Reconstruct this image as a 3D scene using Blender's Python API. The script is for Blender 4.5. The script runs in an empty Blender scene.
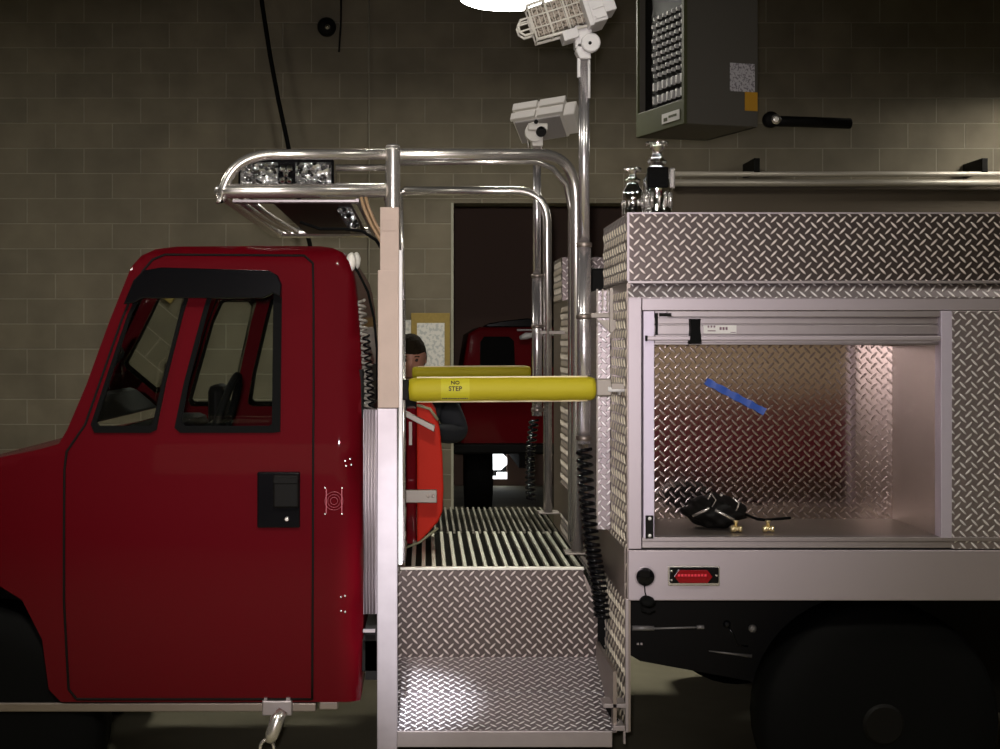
import bpy, bmesh, math, random
from mathutils import Vector, Matrix, geometry
random.seed(7)
C = bpy.context.scene
COL = C.collection
F = 1495.0; CX = 425.0; CY = 342.0; EYE = 1.68
PI = math.pi

def X(px, Y): return (px-CX)/F*Y
def Z(py, Y): return EYE-(py-CY)/F*Y
def P(px, py, Y): return Vector((X(px, Y), Y, Z(py, Y)))

# ------------------------------------------------------------------ materials
def newmat(name):
    m = bpy.data.materials.new(name); m.use_nodes = True
    nt = m.node_tree; b = nt.nodes['Principled BSDF']
    return m, nt, b
def setp(b, **k):
    names = dict(col='Base Color', metal='Metallic', rough='Roughness', coat='Coat Weight', crough='Coat Roughness',
                 trans='Transmission Weight', ior='IOR', em='Emission Color', es='Emission Strength', spec='Specular IOR Level', alpha='Alpha')
    for a, v in k.items():
        if a in ('col', 'em'): v = (v[0], v[1], v[2], 1)
        b.inputs[names[a]].default_value = v
def M(name, col, rough=.5, metal=0, noise=0, nscale=8, bump=0, **k):
    m, nt, b = newmat(name); setp(b, col=col, rough=rough, metal=metal, **k)
    if noise or bump:
        tc = nt.nodes.new('ShaderNodeTexCoord')
        n = nt.nodes.new('ShaderNodeTexNoise'); n.inputs['Scale'].default_value = nscale; n.inputs['Detail'].default_value = 5
        nt.links.new(tc.outputs['Object'], n.inputs['Vector'])
        if noise:
            mx = nt.nodes.new('ShaderNodeMix'); mx.data_type = 'RGBA'
            mx.inputs[6].default_value = tuple(c*(1-noise) for c in col)+(1,)
            mx.inputs[7].default_value = tuple(min(1, c*(1+noise)) for c in col)+(1,)
            nt.links.new(n.outputs['Fac'], mx.inputs[0]); nt.links.new(mx.outputs[2], b.inputs['Base Color'])
        if bump:
            bp = nt.nodes.new('ShaderNodeBump'); bp.inputs['Strength'].default_value = bump; bp.inputs['Distance'].default_value = .01
            nt.links.new(n.outputs['Fac'], bp.inputs['Height']); nt.links.new(bp.outputs['Normal'], b.inputs['Normal'])
    return m
def mth(nt, op, a, b=None, c=None):
    n = nt.nodes.new('ShaderNodeMath'); n.operation = op
    for i, v in enumerate((a, b, c)):
        if v is None: continue
        if isinstance(v, (int, float)): n.inputs[i].default_value = v
        else: nt.links.new(v, n.inputs[i])
    return n.outputs[0]
def diamond(name, plate, bar, prough, brough, period=.0375, pmetal=.9, bmetal=.75, bump=1.0, length=.44, width=.115):
    m, nt, b = newmat(name)
    uv = nt.nodes.new('ShaderNodeUVMap'); sx = nt.nodes.new('ShaderNodeSeparateXYZ'); nt.links.new(uv.outputs[0], sx.inputs[0])
    hs = []
    for off, sgn in ((0, 1), (.5, -1)):
        fu = mth(nt, 'SUBTRACT', mth(nt, 'FRACT', mth(nt, 'ADD', mth(nt, 'MULTIPLY', sx.outputs[0], 1/period), off+50)), .5)
        fv = mth(nt, 'SUBTRACT', mth(nt, 'FRACT', mth(nt, 'ADD', mth(nt, 'MULTIPLY', sx.outputs[1], 1/period), off*1+50)), .5)
        a = mth(nt, 'MULTIPLY', mth(nt, 'ADD', fu, mth(nt, 'MULTIPLY', fv, sgn)), .7071/length)
        c = mth(nt, 'MULTIPLY', mth(nt, 'SUBTRACT', fu, mth(nt, 'MULTIPLY', fv, sgn)), .7071/width)
        d = mth(nt, 'ADD', mth(nt, 'POWER', mth(nt, 'ABSOLUTE', a), 2.2), mth(nt, 'POWER', mth(nt, 'ABSOLUTE', c), 2))
        h = mth(nt, 'MAXIMUM', mth(nt, 'SUBTRACT', 1, d), 0)
        hs.append(h)
    h = mth(nt, 'MAXIMUM', hs[0], hs[1])
    h = mth(nt, 'MINIMUM', mth(nt, 'MULTIPLY', h, 1.6), 1)
    def mix(a_, b_, sock, rgb=False):
        mx = nt.nodes.new('ShaderNodeMix')
        if rgb:
            mx.data_type = 'RGBA'; mx.inputs[6].default_value = tuple(a_)+(1,); mx.inputs[7].default_value = tuple(b_)+(1,); o = mx.outputs[2]
        else:
            mx.inputs[2].default_value = a_; mx.inputs[3].default_value = b_; o = mx.outputs[0]
        nt.links.new(h, mx.inputs[0]); nt.links.new(o, b.inputs[sock])
    mix(plate, bar, 'Base Color', True); mix(prough, brough, 'Roughness'); mix(pmetal, bmetal, 'Metallic')
    bp = nt.nodes.new('ShaderNodeBump'); bp.inputs['Strength'].default_value = bump; bp.inputs['Distance'].default_value = .003
    nt.links.new(h, bp.inputs['Height']); nt.links.new(bp.outputs['Normal'], b.inputs['Normal'])
    return m
def blocks(name, c1, c2, mortar, rough=.75):
    m, nt, b = newmat(name); setp(b, rough=rough, spec=.3)
    uv = nt.nodes.new('ShaderNodeUVMap')
    br = nt.nodes.new('ShaderNodeTexBrick'); br.inputs['Scale'].default_value = 1
    br.inputs['Brick Width'].default_value = .46; br.inputs['Row Height'].default_value = .203
    br.inputs['Mortar Size'].default_value = .006; br.inputs['Mortar Smooth'].default_value = .4
    br.inputs['Color1'].default_value = (*c1, 1); br.inputs['Color2'].default_value = (*c2, 1); br.inputs['Mortar'].default_value = (*mortar, 1)
    nt.links.new(uv.outputs[0], br.inputs['Vector'])
    n = nt.nodes.new('ShaderNodeTexNoise'); n.inputs['Scale'].default_value = 3; n.inputs['Detail'].default_value = 8
    nt.links.new(uv.outputs[0], n.inputs['Vector'])
    mx = nt.nodes.new('ShaderNodeMix'); mx.data_type = 'RGBA'; mx.blend_type = 'MULTIPLY'; mx.inputs[0].default_value = .6
    nt.links.new(br.outputs['Color'], mx.inputs[6]); nt.links.new(n.outputs['Fac'], mx.inputs[7])
    hs = nt.nodes.new('ShaderNodeHueSaturation'); hs.inputs['Saturation'].default_value = .9; hs.inputs['Value'].default_value = 1.35
    nt.links.new(mx.outputs[2], hs.inputs['Color']); nt.links.new(hs.outputs[0], b.inputs['Base Color'])
    bp = nt.nodes.new('ShaderNodeBump'); bp.inputs['Strength'].default_value = .7; bp.inputs['Distance'].default_value = .01; bp.invert = True
    nt.links.new(br.outputs['Fac'], bp.inputs['Height']); nt.links.new(bp.outputs['Normal'], b.inputs['Normal'])
    return m

m_block = blocks('painted_block', (.165, .138, .092), (.14, .118, .08), (.24, .21, .155))
m_floor = M('concrete_floor', (.27, .245, .16), .85, noise=.35, nscale=2.2, bump=.15)
m_ceil = M('dark_ceiling', (.05, .05, .045), .9)
m_red = M('red_paint', (.088, .0003, .0035), .6, coat=.28, crough=.03, spec=.05)
m_red2 = M('bright_red_plastic', (.50, .022, .010), .6, spec=.12)
m_dred = M('dark_red_paint', (.12, .0008, .004), .7, coat=.3, crough=.04, spec=.06)
m_blk = M('black_rubber', (.004, .004, .004), .7, spec=.05)
m_blkg = M('black_gloss', (.004, .004, .005), .12, spec=.3)
m_blkm = M('black_metal', (.005, .0045, .004), .6, spec=.12)
m_alu = M('brushed_aluminium', (.40, .355, .365), .42, .8, noise=.07, nscale=30)
m_aluw = M('anodised_aluminium', (.44, .385, .415), .45, .65)
m_brk = M('grey_bracket_metal', (.27, .24, .21), .5, .6)
m_satin = M('satin_tube', (.86, .82, .84), .24, .88)
m_alud = M('dull_aluminium', (.32, .27, .24), .4, .85, noise=.1, nscale=6)
m_chrome = M('polished_steel', (.80, .76, .72), .27, .88)
m_chromeb = M('bright_chrome', (.9, .9, .9), .08, 1)
m_film = M('tan_masking_paper', (.50, .385, .33), .7, noise=.12, nscale=14)
m_yel = M('yellow_padding', (.43, .36, .014), .6, spec=.25)
m_yel2 = M('yellow_decal', (.50, .45, .02), .55, spec=.3)
m_cream = M('cream_seam', (.80, .68, .42), .6)
m_ink = M('black_ink', (.03, .02, .01), .7)
m_white = M('white_enamel', (.72, .70, .70), .4)
m_cream2 = M('cream_enamel', (.74, .71, .64), .4)
m_heat = M('olive_enamel', (.062, .066, .028), .6, spec=.2)
m_heat2 = M('grey_olive_enamel', (.09, .083, .070), .6, spec=.2)
m_paper = M('white_paper', (.62, .60, .58), .8)
m_orange = M('amber_label', (.50, .25, .01), .6)
m_cork = M('cork_board', (.27, .19, .05), .85, noise=.2, nscale=40)
m_blue = M('blue_tape', (.04, .13, .60), .5)
m_brass = M('brass', (.75, .62, .35), .3, .9)
m_tan = M('brown_cable', (.35, .22, .12), .5)
m_glassd = M('dark_tinted_glass', (.005, .007, .007), .08)
m_redlens = M('red_lens', (.20, .002, .006), .15, spec=.6)
m_skin = M('skin', (.40, .19, .13), .55)
m_hair = M('dark_brown_hair', (.016, .011, .006), .9, spec=.1, bump=.6, nscale=90)
m_coat = M('charcoal_jacket', (.035, .037, .042), .85, spec=.1, bump=.5, nscale=14)
m_trous = M('navy_trousers', (.02, .022, .03), .8)
m_eye = M('dark_eye', (.01, .008, .006), .2)
m_brownp = M('brown_door_panel', (.085, .065, .045), .7)
m_dark = M('dark_bay_wall', (.25, .165, .125), .9)
m_dia = diamond('diamond_plate', (.13, .105, .10), (.80, .70, .67), .33, .42, pmetal=.9, bmetal=.35)
m_diaw = diamond('worn_diamond_plate', (.34, .29, .30), (.92, .86, .88), .32, .38, pmetal=.75, bmetal=.4)
m_diat = diamond('step_diamond_plate', (.24, .21, .23), (.95, .92, .95), .28, .40, pmetal=.8, bmetal=.15)
m_diai = diamond('polished_diamond_plate', (.66, .55, .52), (.52, .44, .42), .11, .24, pmetal=1, bmetal=1, bump=.16)
m_dias = diamond('side_diamond_plate', (.28, .24, .19), (.62, .56, .42), .30, .4, pmetal=.9, bmetal=.5)
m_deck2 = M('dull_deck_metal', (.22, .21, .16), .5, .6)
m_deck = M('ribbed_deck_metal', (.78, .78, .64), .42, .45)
m_deckd = M('deck_groove', (.012, .012, .008), .9, spec=.05)
mg, nt, b = newmat('clear_glass')
nt.nodes.remove(b); g = nt.nodes.new('ShaderNodeBsdfGlossy'); g.inputs['Roughness'].default_value = .02
t = nt.nodes.new('ShaderNodeBsdfTransparent'); t.inputs[0].default_value = (.96, .98, .96, 1)
mx = nt.nodes.new('ShaderNodeMixShader'); fr = nt.nodes.new('ShaderNodeFresnel'); fr.inputs[0].default_value = 1.45
nt.links.new(fr.outputs[0], mx.inputs[0]); nt.links.new(t.outputs[0], mx.inputs[1]); nt.links.new(g.outputs[0], mx.inputs[2])
nt.links.new(mx.outputs[0], nt.nodes['Material Output'].inputs[0]); m_glass = mg
ml, nt, b = newmat('lamp_glow'); setp(b, col=(1, 1, 1), em=(1, .99, .93), es=12); m_lamp = ml
ml, nt, b = newmat('daylight_pane'); setp(b, col=(1, 1, 1), em=(.92, .97, 1), es=4); m_day = ml
# faceted clear lens of the light bar
ml, nt, b = newmat('faceted_lens'); setp(b, rough=.12, metal=.8)
tc = nt.nodes.new('ShaderNodeTexCoord'); vo = nt.nodes.new('ShaderNodeTexVoronoi'); vo.inputs['Scale'].default_value = 55
cr = nt.nodes.new('ShaderNodeValToRGB'); cr.color_ramp.elements[0].color = (.04, .04, .04, 1); cr.color_ramp.elements[1].color = (.85, .86, .86, 1)
cr.color_ramp.elements[0].position = .25; cr.color_ramp.elements[1].position = .8
nt.links.new(tc.outputs['Object'], vo.inputs['Vector']); nt.links.new(vo.outputs['Color'], cr.inputs[0]); nt.links.new(cr.outputs[0], b.inputs['Base Color'])
bp = nt.nodes.new('ShaderNodeBump'); bp.inputs['Strength'].default_value = .8; bp.inputs['Distance'].default_value = .01
nt.links.new(vo.outputs['Distance'], bp.inputs['Height']); nt.links.new(bp.outputs['Normal'], b.inputs['Normal']); m_lens = ml
# brownish wire mesh behind the lamp cage
M_MESH = 1
# paper with small print
def printed(name, base, ink, sc=90):
    m, nt, b = newmat(name); setp(b, rough=.8)
    tc = nt.nodes.new('ShaderNodeTexCoord'); n = nt.nodes.new('ShaderNodeTexNoise'); n.inputs['Scale'].default_value = sc; n.inputs['Detail'].default_value = 1
    cr = nt.nodes.new('ShaderNodeValToRGB'); cr.color_ramp.elements[0].position = .40; cr.color_ramp.elements[1].position = .52
    cr.color_ramp.elements[0].color = (*ink, 1); cr.color_ramp.elements[1].color = (*base, 1)
    nt.links.new(tc.outputs['Object'], n.inputs['Vector']); nt.links.new(n.outputs['Fac'], cr.inputs[0]); nt.links.new(cr.outputs[0], b.inputs['Base Color'])
    return m
m_mesh = printed('mesh_screen', (.42, .36, .30), (.10, .08, .06), 120)
m_print = printed('printed_plate', (.50, .48, .50), (.22, .20, .22))
m_sheet = printed('printed_sheet', (.62, .60, .56), (.42, .43, .42), 38)

# ------------------------------------------------------------------ mesh helpers
def NB(): return bmesh.new()
def box(bm, x0, x1, y0, y1, z0, z1, bev=0, seg=2, rot=None, piv=None):
    if x0 > x1: x0, x1 = x1, x0
    if y0 > y1: y0, y1 = y1, y0
    if z0 > z1: z0, z1 = z1, z0
    r = bmesh.ops.create_cube(bm, size=1)
    vs = r['verts']
    c = Vector(((x0+x1)/2, (y0+y1)/2, (z0+z1)/2))
    for v in vs: v.co = Vector((v.co.x*(x1-x0), v.co.y*(y1-y0), v.co.z*(z1-z0)))+c
    if rot is not None:
        pv = piv if piv is not None else c
        for v in vs: v.co = rot @ (v.co-pv)+pv
    if bev:
        es = list({e for v in vs for e in v.link_edges})
        bmesh.ops.bevel(bm, geom=es, offset=bev, segments=seg, affect='EDGES', profile=.5)
    return bm
def pbox(bm, px0, px1, py0, py1, Y0, Y1, bev=0, **k):
    return box(bm, X(px0, Y0), X(px1, Y0), Y0, Y1, Z(py1, Y0), Z(py0, Y0), bev, **k)
def prism(bm, pts, Y0, Y1, bev=0):
    """outline of (x,z) given depth from Y0 to Y1"""
    a = [bm.verts.new((x, Y0, z)) for x, z in pts]; b_ = [bm.verts.new((x, Y1, z)) for x, z in pts]
    fs = [bm.faces.new(a), bm.faces.new(b_[::-1])]
    n = len(pts)
    for i in range(n): fs.append(bm.faces.new((a[i], b_[i], b_[(i+1) % n], a[(i+1) % n])))
    bmesh.ops.recalc_face_normals(bm, faces=fs)
    if bev:
        es = [e for e in fs[0].edges]+[e for e in fs[1].edges]
        bmesh.ops.bevel(bm, geom=es, offset=bev, segments=2, affect='EDGES', profile=.5)
    return bm
def fillet(pts, r, n=8):
    pts = [Vector(p) for p in pts]; out = [pts[0]]
    for i in range(1, len(pts)-1):
        p, a, c = pts[i], pts[i-1], pts[i+1]
        rr = r[i-1] if isinstance(r, (list, tuple)) else r
        da = (a-p).normalized(); dc = (c-p).normalized()
        s = p+da*rr; e = p+dc*rr
        for k in range(n+1):
            t = k/n
            # quadratic-ish circular blend
            q = s*(1-t)**2+p*2*t*(1-t)+e*t**2
            lin = s*(1-t)+e*t
            out.append(q*1.0+(lin-q)*0.0)
    out.append(pts[-1]); return out
def tube(bm, pts, r, seg=12, cap=True, ry=None):
    pts = [Vector(p) for p in pts]; rings = []; prev = None
    n = len(pts)
    for i in range(n):
        d = (pts[min(i+1, n-1)]-pts[max(i-1, 0)])
        if d.length < 1e-9: d = Vector((0, 0, 1))
        d.normalize()
        if prev is None:
            up = Vector((0, 0, 1)) if abs(d.z) < .9 else Vector((1, 0, 0))
            s = d.cross(up).normalized()
        else:
            s = (prev-d*prev.dot(d))
            s.normalize()
        prev = s; u = s.cross(d).normalized()
        rr = r[i] if isinstance(r, (list, tuple)) else r
        rings.append([bm.verts.new(pts[i]+(s*math.cos(2*PI*k/seg)+u*math.sin(2*PI*k/seg))*rr) for k in range(seg)])
    fs = []
    for i in range(n-1):
        for k in range(seg):
            f = bm.faces.new((rings[i][k], rings[i][(k+1) % seg], rings[i+1][(k+1) % seg], rings[i+1][k])); f.smooth = True; fs.append(f)
    if cap:
        fs.append(bm.faces.new(rings[0][::-1])); fs.append(bm.faces.new(rings[-1]))
    bmesh.ops.recalc_face_normals(bm, faces=fs)
    return bm
def lathe(bm, prof, o, ax=(0, 0, 1), seg=24):
    """prof = [(radius, height)...] around axis ax from point o"""
    o = Vector(o); ax = Vector(ax).normalized()
    up = Vector((0, 0, 1)) if abs(ax.z) < .9 else Vector((1, 0, 0))
    s = ax.cross(up).normalized(); u = s.cross(ax)
    rings = []
    for r, h in prof:
        rings.append([bm.verts.new(o+ax*h+(s*math.cos(2*PI*k/seg)+u*math.sin(2*PI*k/seg))*max(r, 1e-4)) for k in range(seg)])
    fs = []
    for i in range(len(rings)-1):
        for k in range(seg):
            f = bm.faces.new((rings[i][k], rings[i][(k+1) % seg], rings[i+1][(k+1) % seg], rings[i+1][k])); f.smooth = True; fs.append(f)
    fs.append(bm.faces.new(rings[0][::-1])); fs.append(bm.faces.new(rings[-1]))
    bmesh.ops.recalc_face_normals(bm, faces=fs)
    return bm
def helix(p0, p1, r, turns, n=14, mid=None):
    p0 = Vector(p0); p1 = Vector(p1); out = []
    N = int(turns*n)
    for i in range(N+1):
        t = i/N
        c = p0*(1-t)+p1*t if mid is None else p0*(1-t)**2+Vector(mid)*2*t*(1-t)+p1*t*t
        a = 2*PI*turns*t
        out.append(c+Vector((math.cos(a)*r, math.sin(a)*r, 0)))
    return out

OFF = {}
def setuv(bm):
    uvl = bm.loops.layers.uv.verify()
    bm.normal_update()
    for f in bm.faces:
        n = f.normal; a = (abs(n.x), abs(n.y), abs(n.z)); i = a.index(max(a))
        for l in f.loops:
            c = l.vert.co
            l[uvl].uv = (c.y, c.z) if i == 0 else ((c.x, c.z) if i == 1 else (c.x, c.y))
def mesh_of(name, bm, mats, off):
    setuv(bm)
    for v in bm.verts: v.co -= off
    me = bpy.data.meshes.new(name); bm.to_mesh(me); bm.free()
    for m in (mats if isinstance(mats, (list, tuple)) else [mats]): me.materials.append(m)
    return me
def thing(name, label, cat, loc, group=None):
    o = bpy.data.objects.new(name, None); COL.objects.link(o); o.location = loc; o.empty_display_size = .05
    o['label'] = label; o['category'] = cat
    if group: o['group'] = group
    OFF[o.name] = Vector(loc); return o
def part(name, bm, mat, parent, label=None, smooth=False):
    off = OFF[parent.name]
    if name in SPLIT:
        isl = islands(bm)
        if len(isl) > 1:
            res = None
            for comp in isl:
                idx = {v: i for i, v in enumerate(comp)}; nb = bmesh.new(); nv = [nb.verts.new(v.co) for v in comp]
                for f in {f for v in comp for f in v.link_faces}: nb.faces.new([nv[idx[v]] for v in f.verts]).smooth = f.smooth
                res = part('~'+name, nb, mat, parent, label, smooth)
            bm.free(); return res
    if name[0] == '~': name = name[1:]
    name = SING.get(name, name)
    o = bpy.data.objects.new(name, mesh_of(name, bm, mat, off)); COL.objects.link(o); o.parent = parent
    OFF[o.name] = off
    if label: o['label'] = label
    if smooth:
        for p in o.data.polygons: p.use_smooth = True
    return o
SPLIT = {'compartment_side', 'door_jamb', 'wall_bracket', 'louvre_vanes', 'louvre_rod', 'latch_rivet', 'lamp_screw', 'panel_rivets', 'bracket_bolts', 'hanger_rod',
         'rack_crossbar', 'rack_angle', 'tube_collar', 'wire_guard', 'pad_seam', 'lamp_cluster', 'silver_clip', 'rocker_lugs', 'grip_ribs', 'tank_rivet', 'step_bracket', 'door_stop', 'raceway_edges',
         'cord_clip', 'frame_bolt', 'end_guard', 'body_far_wall', 'chassis_frame', 'badge_mark', 'underbody', 'box_edge', 'rail_leg', 'step_cheek', 'panel_edge', 'sill', 'badge_ring', 'lens_row'}
SING = {'louvre_vanes': 'louvre_vane', 'panel_rivets': 'panel_rivet', 'bracket_bolts': 'bracket_bolt', 'rocker_lugs': 'rocker_lug', 'grip_ribs': 'grip_rib', 'raceway_edges': 'raceway_edge'}
def islands(bm):
    seen = set(); out_ = []
    for v in bm.verts:
        if v in seen: continue
        st = [v]; seen.add(v); comp = []
        while st:
            a = st.pop(); comp.append(a)
            for e in a.link_edges:
                b_ = e.other_vert(a)
                if b_ not in seen: seen.add(b_); st.append(b_)
        out_.append(comp)
    return out_
def solo(name, bm, mat, label=None, cat=None, group=None, kind=None, smooth=False):
    xs = [v.co.x for v in bm.verts]; ys = [v.co.y for v in bm.verts]; zs = [v.co.z for v in bm.verts]
    off = Vector(((min(xs)+max(xs))/2, (min(ys)+max(ys))/2, min(zs)))
    o = bpy.data.objects.new(name, mesh_of(name, bm, mat, off)); COL.objects.link(o); o.location = off; OFF[o.name] = off
    if label: o['label'] = label; o['category'] = cat
    if group: o['group'] = group
    if kind: o['kind'] = kind
    if smooth:
        for p in o.data.polygons: p.use_smooth = True
    return o
def textbm(s, size, origin, xdir, zdir, depth=.0006, align='CENTER'):
    cu = bpy.data.curves.new('t', 'FONT'); cu.body = s; cu.size = size; cu.extrude = depth; cu.align_x = align; cu.align_y = 'CENTER'; cu.offset = size*.02
    to = bpy.data.objects.new('t', cu); COL.objects.link(to)
    dg = bpy.context.evaluated_depsgraph_get(); me = bpy.data.meshes.new_from_object(to.evaluated_get(dg))
    bm = bmesh.new(); bm.from_mesh(me); bpy.data.objects.remove(to); bpy.data.meshes.remove(me); bpy.data.curves.remove(cu)
    xd = Vector(xdir).normalized(); zd = Vector(zdir).normalized(); nd = xd.cross(zd); o = Vector(origin)
    for v in bm.verts: v.co = o+xd*v.co.x+zd*v.co.y+nd*v.co.z
    return bm

# ------------------------------------------------------------------ setting
WY = 12.1
ox0, ox1, oz = X(452, WY), 3.4, Z(203, WY)
bm = NB(); box(bm, -9, ox0, WY, WY+.3, 0, 6.2); box(bm, ox1, 9, WY, WY+.3, 0, 6.2); box(bm, ox0, ox1, WY, WY+.3, oz, 6.2)
solo('wall_back', bm, m_block, kind='structure')
bm = NB(); box(bm, -9, 9, -7, 18, -.1, 0); solo('floor', bm, m_floor, kind='structure')
bm = NB(); box(bm, -9, 9, -7, WY, 6.2, 6.3); solo('ceiling', bm, m_ceil, kind='structure')
bm = NB(); box(bm, -9.3, -9, -7, WY, 0, 6.2); solo('wall_left', bm, m_block, kind='structure')
bm = NB(); box(bm, 9, 9.3, -7, WY, 0, 6.2); solo('wall_right', bm, m_block, kind='structure')
bm = NB(); box(bm, -9, 9, -7.3, -7, 0, 6.2); solo('wall_front', bm, m_block, kind='structure')
# dark bay beyond the opening
BY = 17.5
wx0, wx1, wz0, wz1 = X(487, BY), X(507, BY), Z(479, BY), Z(453, BY)
bm = NB(); box(bm, -3, wx0, BY, BY+.3, 0, 4.2); box(bm, wx1, 6, BY, BY+.3, 0, 4.2)
box(bm, wx0, wx1, BY, BY+.3, wz1, 4.2); box(bm, wx0, wx1, BY, BY+.3, 0, wz0)
solo('wall_far', bm, m_dark, kind='structure')
bm = NB(); box(bm, -3.2, -3, WY+.3, BY, 0, 4.2); solo('wall_far_left', bm, m_dark, kind='structure')
bm = NB(); box(bm, 6, 6.2, WY+.3, BY, 0, 4.2); solo('wall_far_right', bm, m_dark, kind='structure')
bm = NB(); box(bm, -3.2, 6.2, WY+.3, BY+.3, 4.2, 4.3); solo('ceiling_far', bm, m_dark, kind='structure')
w = thing('window_1', 'x', 'x', (wx0, BY+.1, wz0)); del w['label']; del w['category']; w['kind'] = 'structure'
bm = NB(); c = (wx1-wx0); pts = [(wx0, wz0+.105), (wx0, wz1), (wx1-c*.28, wz1), (wx1, wz1-.06), (wx1, wz0+.17), (wx1-c*.3, wz0+.105)]
prism(bm, pts, BY+.02, BY+.05)
box(bm, wx0+.0, wx1, BY+.02, BY+.05, wz0, wz0+.03); box(bm, wx0+c*.5, wx1, BY+.02, BY+.05, wz0+.03, wz0+.075)
pn = part('window_pane', bm, m_day, w); 
bm = NB(); box(bm, wx0, wx1, BY+.06, BY+.09, wz0, wz1); part('window_frame', bm, m_blkm, w)
# opening jamb trim
bm = NB(); box(bm, ox0-.008, ox0+.012, WY-.015, WY+.3, 0, oz); solo('trim_1', bm, M('jamb_steel', (.30, .29, .22), .6), kind='structure')

# ------------------------------------------------------------------ wall fittings
def conduit(name, pts, r, mat, label, cat):
    bm = NB(); tube(bm, pts, r, 8); return solo(name, bm, mat, label, cat)
conduit('hanging_cable', [P(x, y, WY-.14) for x, y in ((256, -40), (263, 10), (270, 55), (278, 98), (287, 140), (298, 195), (310, 245), (316, 300))]+[P(318, 340, WY-.1)], .018, m_blk,
        'thick black cable slanting down the block wall above the cab', 'cable')
conduit('conduit_pipe', [P(369, -60, WY-.02), P(369, 120, WY-.02), Vector((X(369, WY), WY-.02, .0))], .006, M('painted_conduit', (.22, .20, .15), .6),
        'thin painted conduit running straight down the block wall', 'pipe')
conduit('junction_conduit', [Vector((X(343, WY), WY-.02, 6.2)), P(341, 20, WY-.02), P(339, 52, WY-.02)], .008, m_blkm,
        'short dark conduit ending beside the round black wall bell', 'pipe')
t = thing('wall_bell', 'small round black wall bell with a bright spot, high on the block wall', 'bell', P(327, 36, WY-.02))
bm = NB(); lathe(bm, [(.05, 0), (.075, .01), (.075, .06), (.06, .09), (.03, .105), (.005, .11)], P(327, 28, WY), (0, -1, 0)); part('bell_housing', bm, m_blkm, t, smooth=True)
bm = NB(); lathe(bm, [(.022, 0), (.022, .012), (.012, .022), (.002, .025)], P(327.5, 27, WY-.108), (0, -1, 0)); part('bell_stud', bm, m_chromeb, t)  # added bright stud stands in for the highlight on the black bell
# notice boards
Yb = WY-.02
t = thing('notice_board', 'tan notice board with one large printed sheet, beside the dark opening', 'notice board', P(429, 393, Yb))
bm = NB(); pbox(bm, 411, 450, 313, 392, Yb-.02, Yb+.02, .004); part('backing_board', bm, m_cork, t)
bm = NB(); pbox(bm, 417, 444.5, 323, 366, Yb-.026, Yb-.021); part('paper_sheet', bm, m_sheet, t)
bm = NB(); pbox(bm, 398, 411, 320, 334, Yb-.01, Yb+.02); solo('wall_notice', bm, m_sheet, 'small white notice on the wall, left of the tan notice board', 'notice')
# track pipes upper right
bm = NB(); tube(bm, [P(672, 174, 11.7), P(1120, 174, 11.7)], .02, 10); o = bm
t = thing('door_track', 'pair of pale overhead door rails along the block wall, right of the chrome nozzles', 'rail', P(900, 186, 11.7))
part('upper_rail', o, M('pale_rail', (.42, .38, .33), .45, .3), t)
bm = NB(); tube(bm, [P(670, 183, 11.7), P(1120, 183, 11.7)], .028, 10); part('lower_rail', bm, M('pale_rail2', (.30, .27, .23), .45, .3), t)
bm = NB()
for px in (757, 985):
    pbox(bm, px-3, px+3, 158, 172, 11.68, WY, .004)
part('wall_bracket', bm, m_blkm, t)
bm = NB(); pbox(bm, 672, 1130, 186, 560, 11.8, 11.86)
for k in range(8): pbox(bm, 674, 1128, 188+k*45, 190+k*45, 11.785, 11.81)
solo('door_1', bm, m_brownp, kind='structure')

# high bay lamp
LX, LY, LZ = X(510, 9.6), 9.6, Z(8, 9.6)+.06
def highbay(x, y, z, label, en=165):
    t = thing('high_bay_lamp', label, 'ceiling lamp', (x, y, z))
    bm = NB(); lathe(bm, [(.325, 0), (.33, .012), (.27, .12), (.17, .25), (.10, .30), (.10, .46), (.05, .48)], (x, y, z)); part('shade', bm, M('lamp_shade_enamel', (.5, .5, .47), .4), t, smooth=True)
    bm = NB(); lathe(bm, [(.20, -.035), (.29, -.018), (.318, -.004), (.318, .001)], (x, y, z), seg=40); part('diffuser', bm, m_lamp, t)
    bm = NB(); tube(bm, [(x, y, z+.47), (x, y, 6.2)], .012, 8); part('hanger_rod', bm, m_blkm, t)
    ld = bpy.data.lights.new('high_bay_light', 'AREA'); ld.shape = 'DISK'; ld.size = .58; ld.energy = en; ld.color = (1, .95, .82)
    lo = bpy.data.objects.new('high_bay_light', ld); lo.location = (x, y, z-.03); COL.objects.link(lo)
highbay(LX, LY, LZ, 'glowing round high bay lamp hanging in front of the block wall, top of the photo')
LN = [(-3.8, 3.0, 4.6), (4.2, 2.5, 4.6), (-4.6, 8.6, 4.6), (-.12, .8, 4.6), (5.0, 11.1, 3.7)]  # last two are unseen additions, for the step highlight and the floor glow
for i, (x, y, z) in enumerate(LN):
    highbay(x, y, z, ['high bay lamp over the bay left of the photographer', 'high bay lamp over the bay right of the photographer', 'high bay lamp above the far left of the bay', 'added high bay lamp straight above the photographer, for the step highlight', 'added unseen high bay lamp near the back wall, lighting the floor under the rear body'][i], [110, 110, 170, 420, 95][i])

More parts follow.
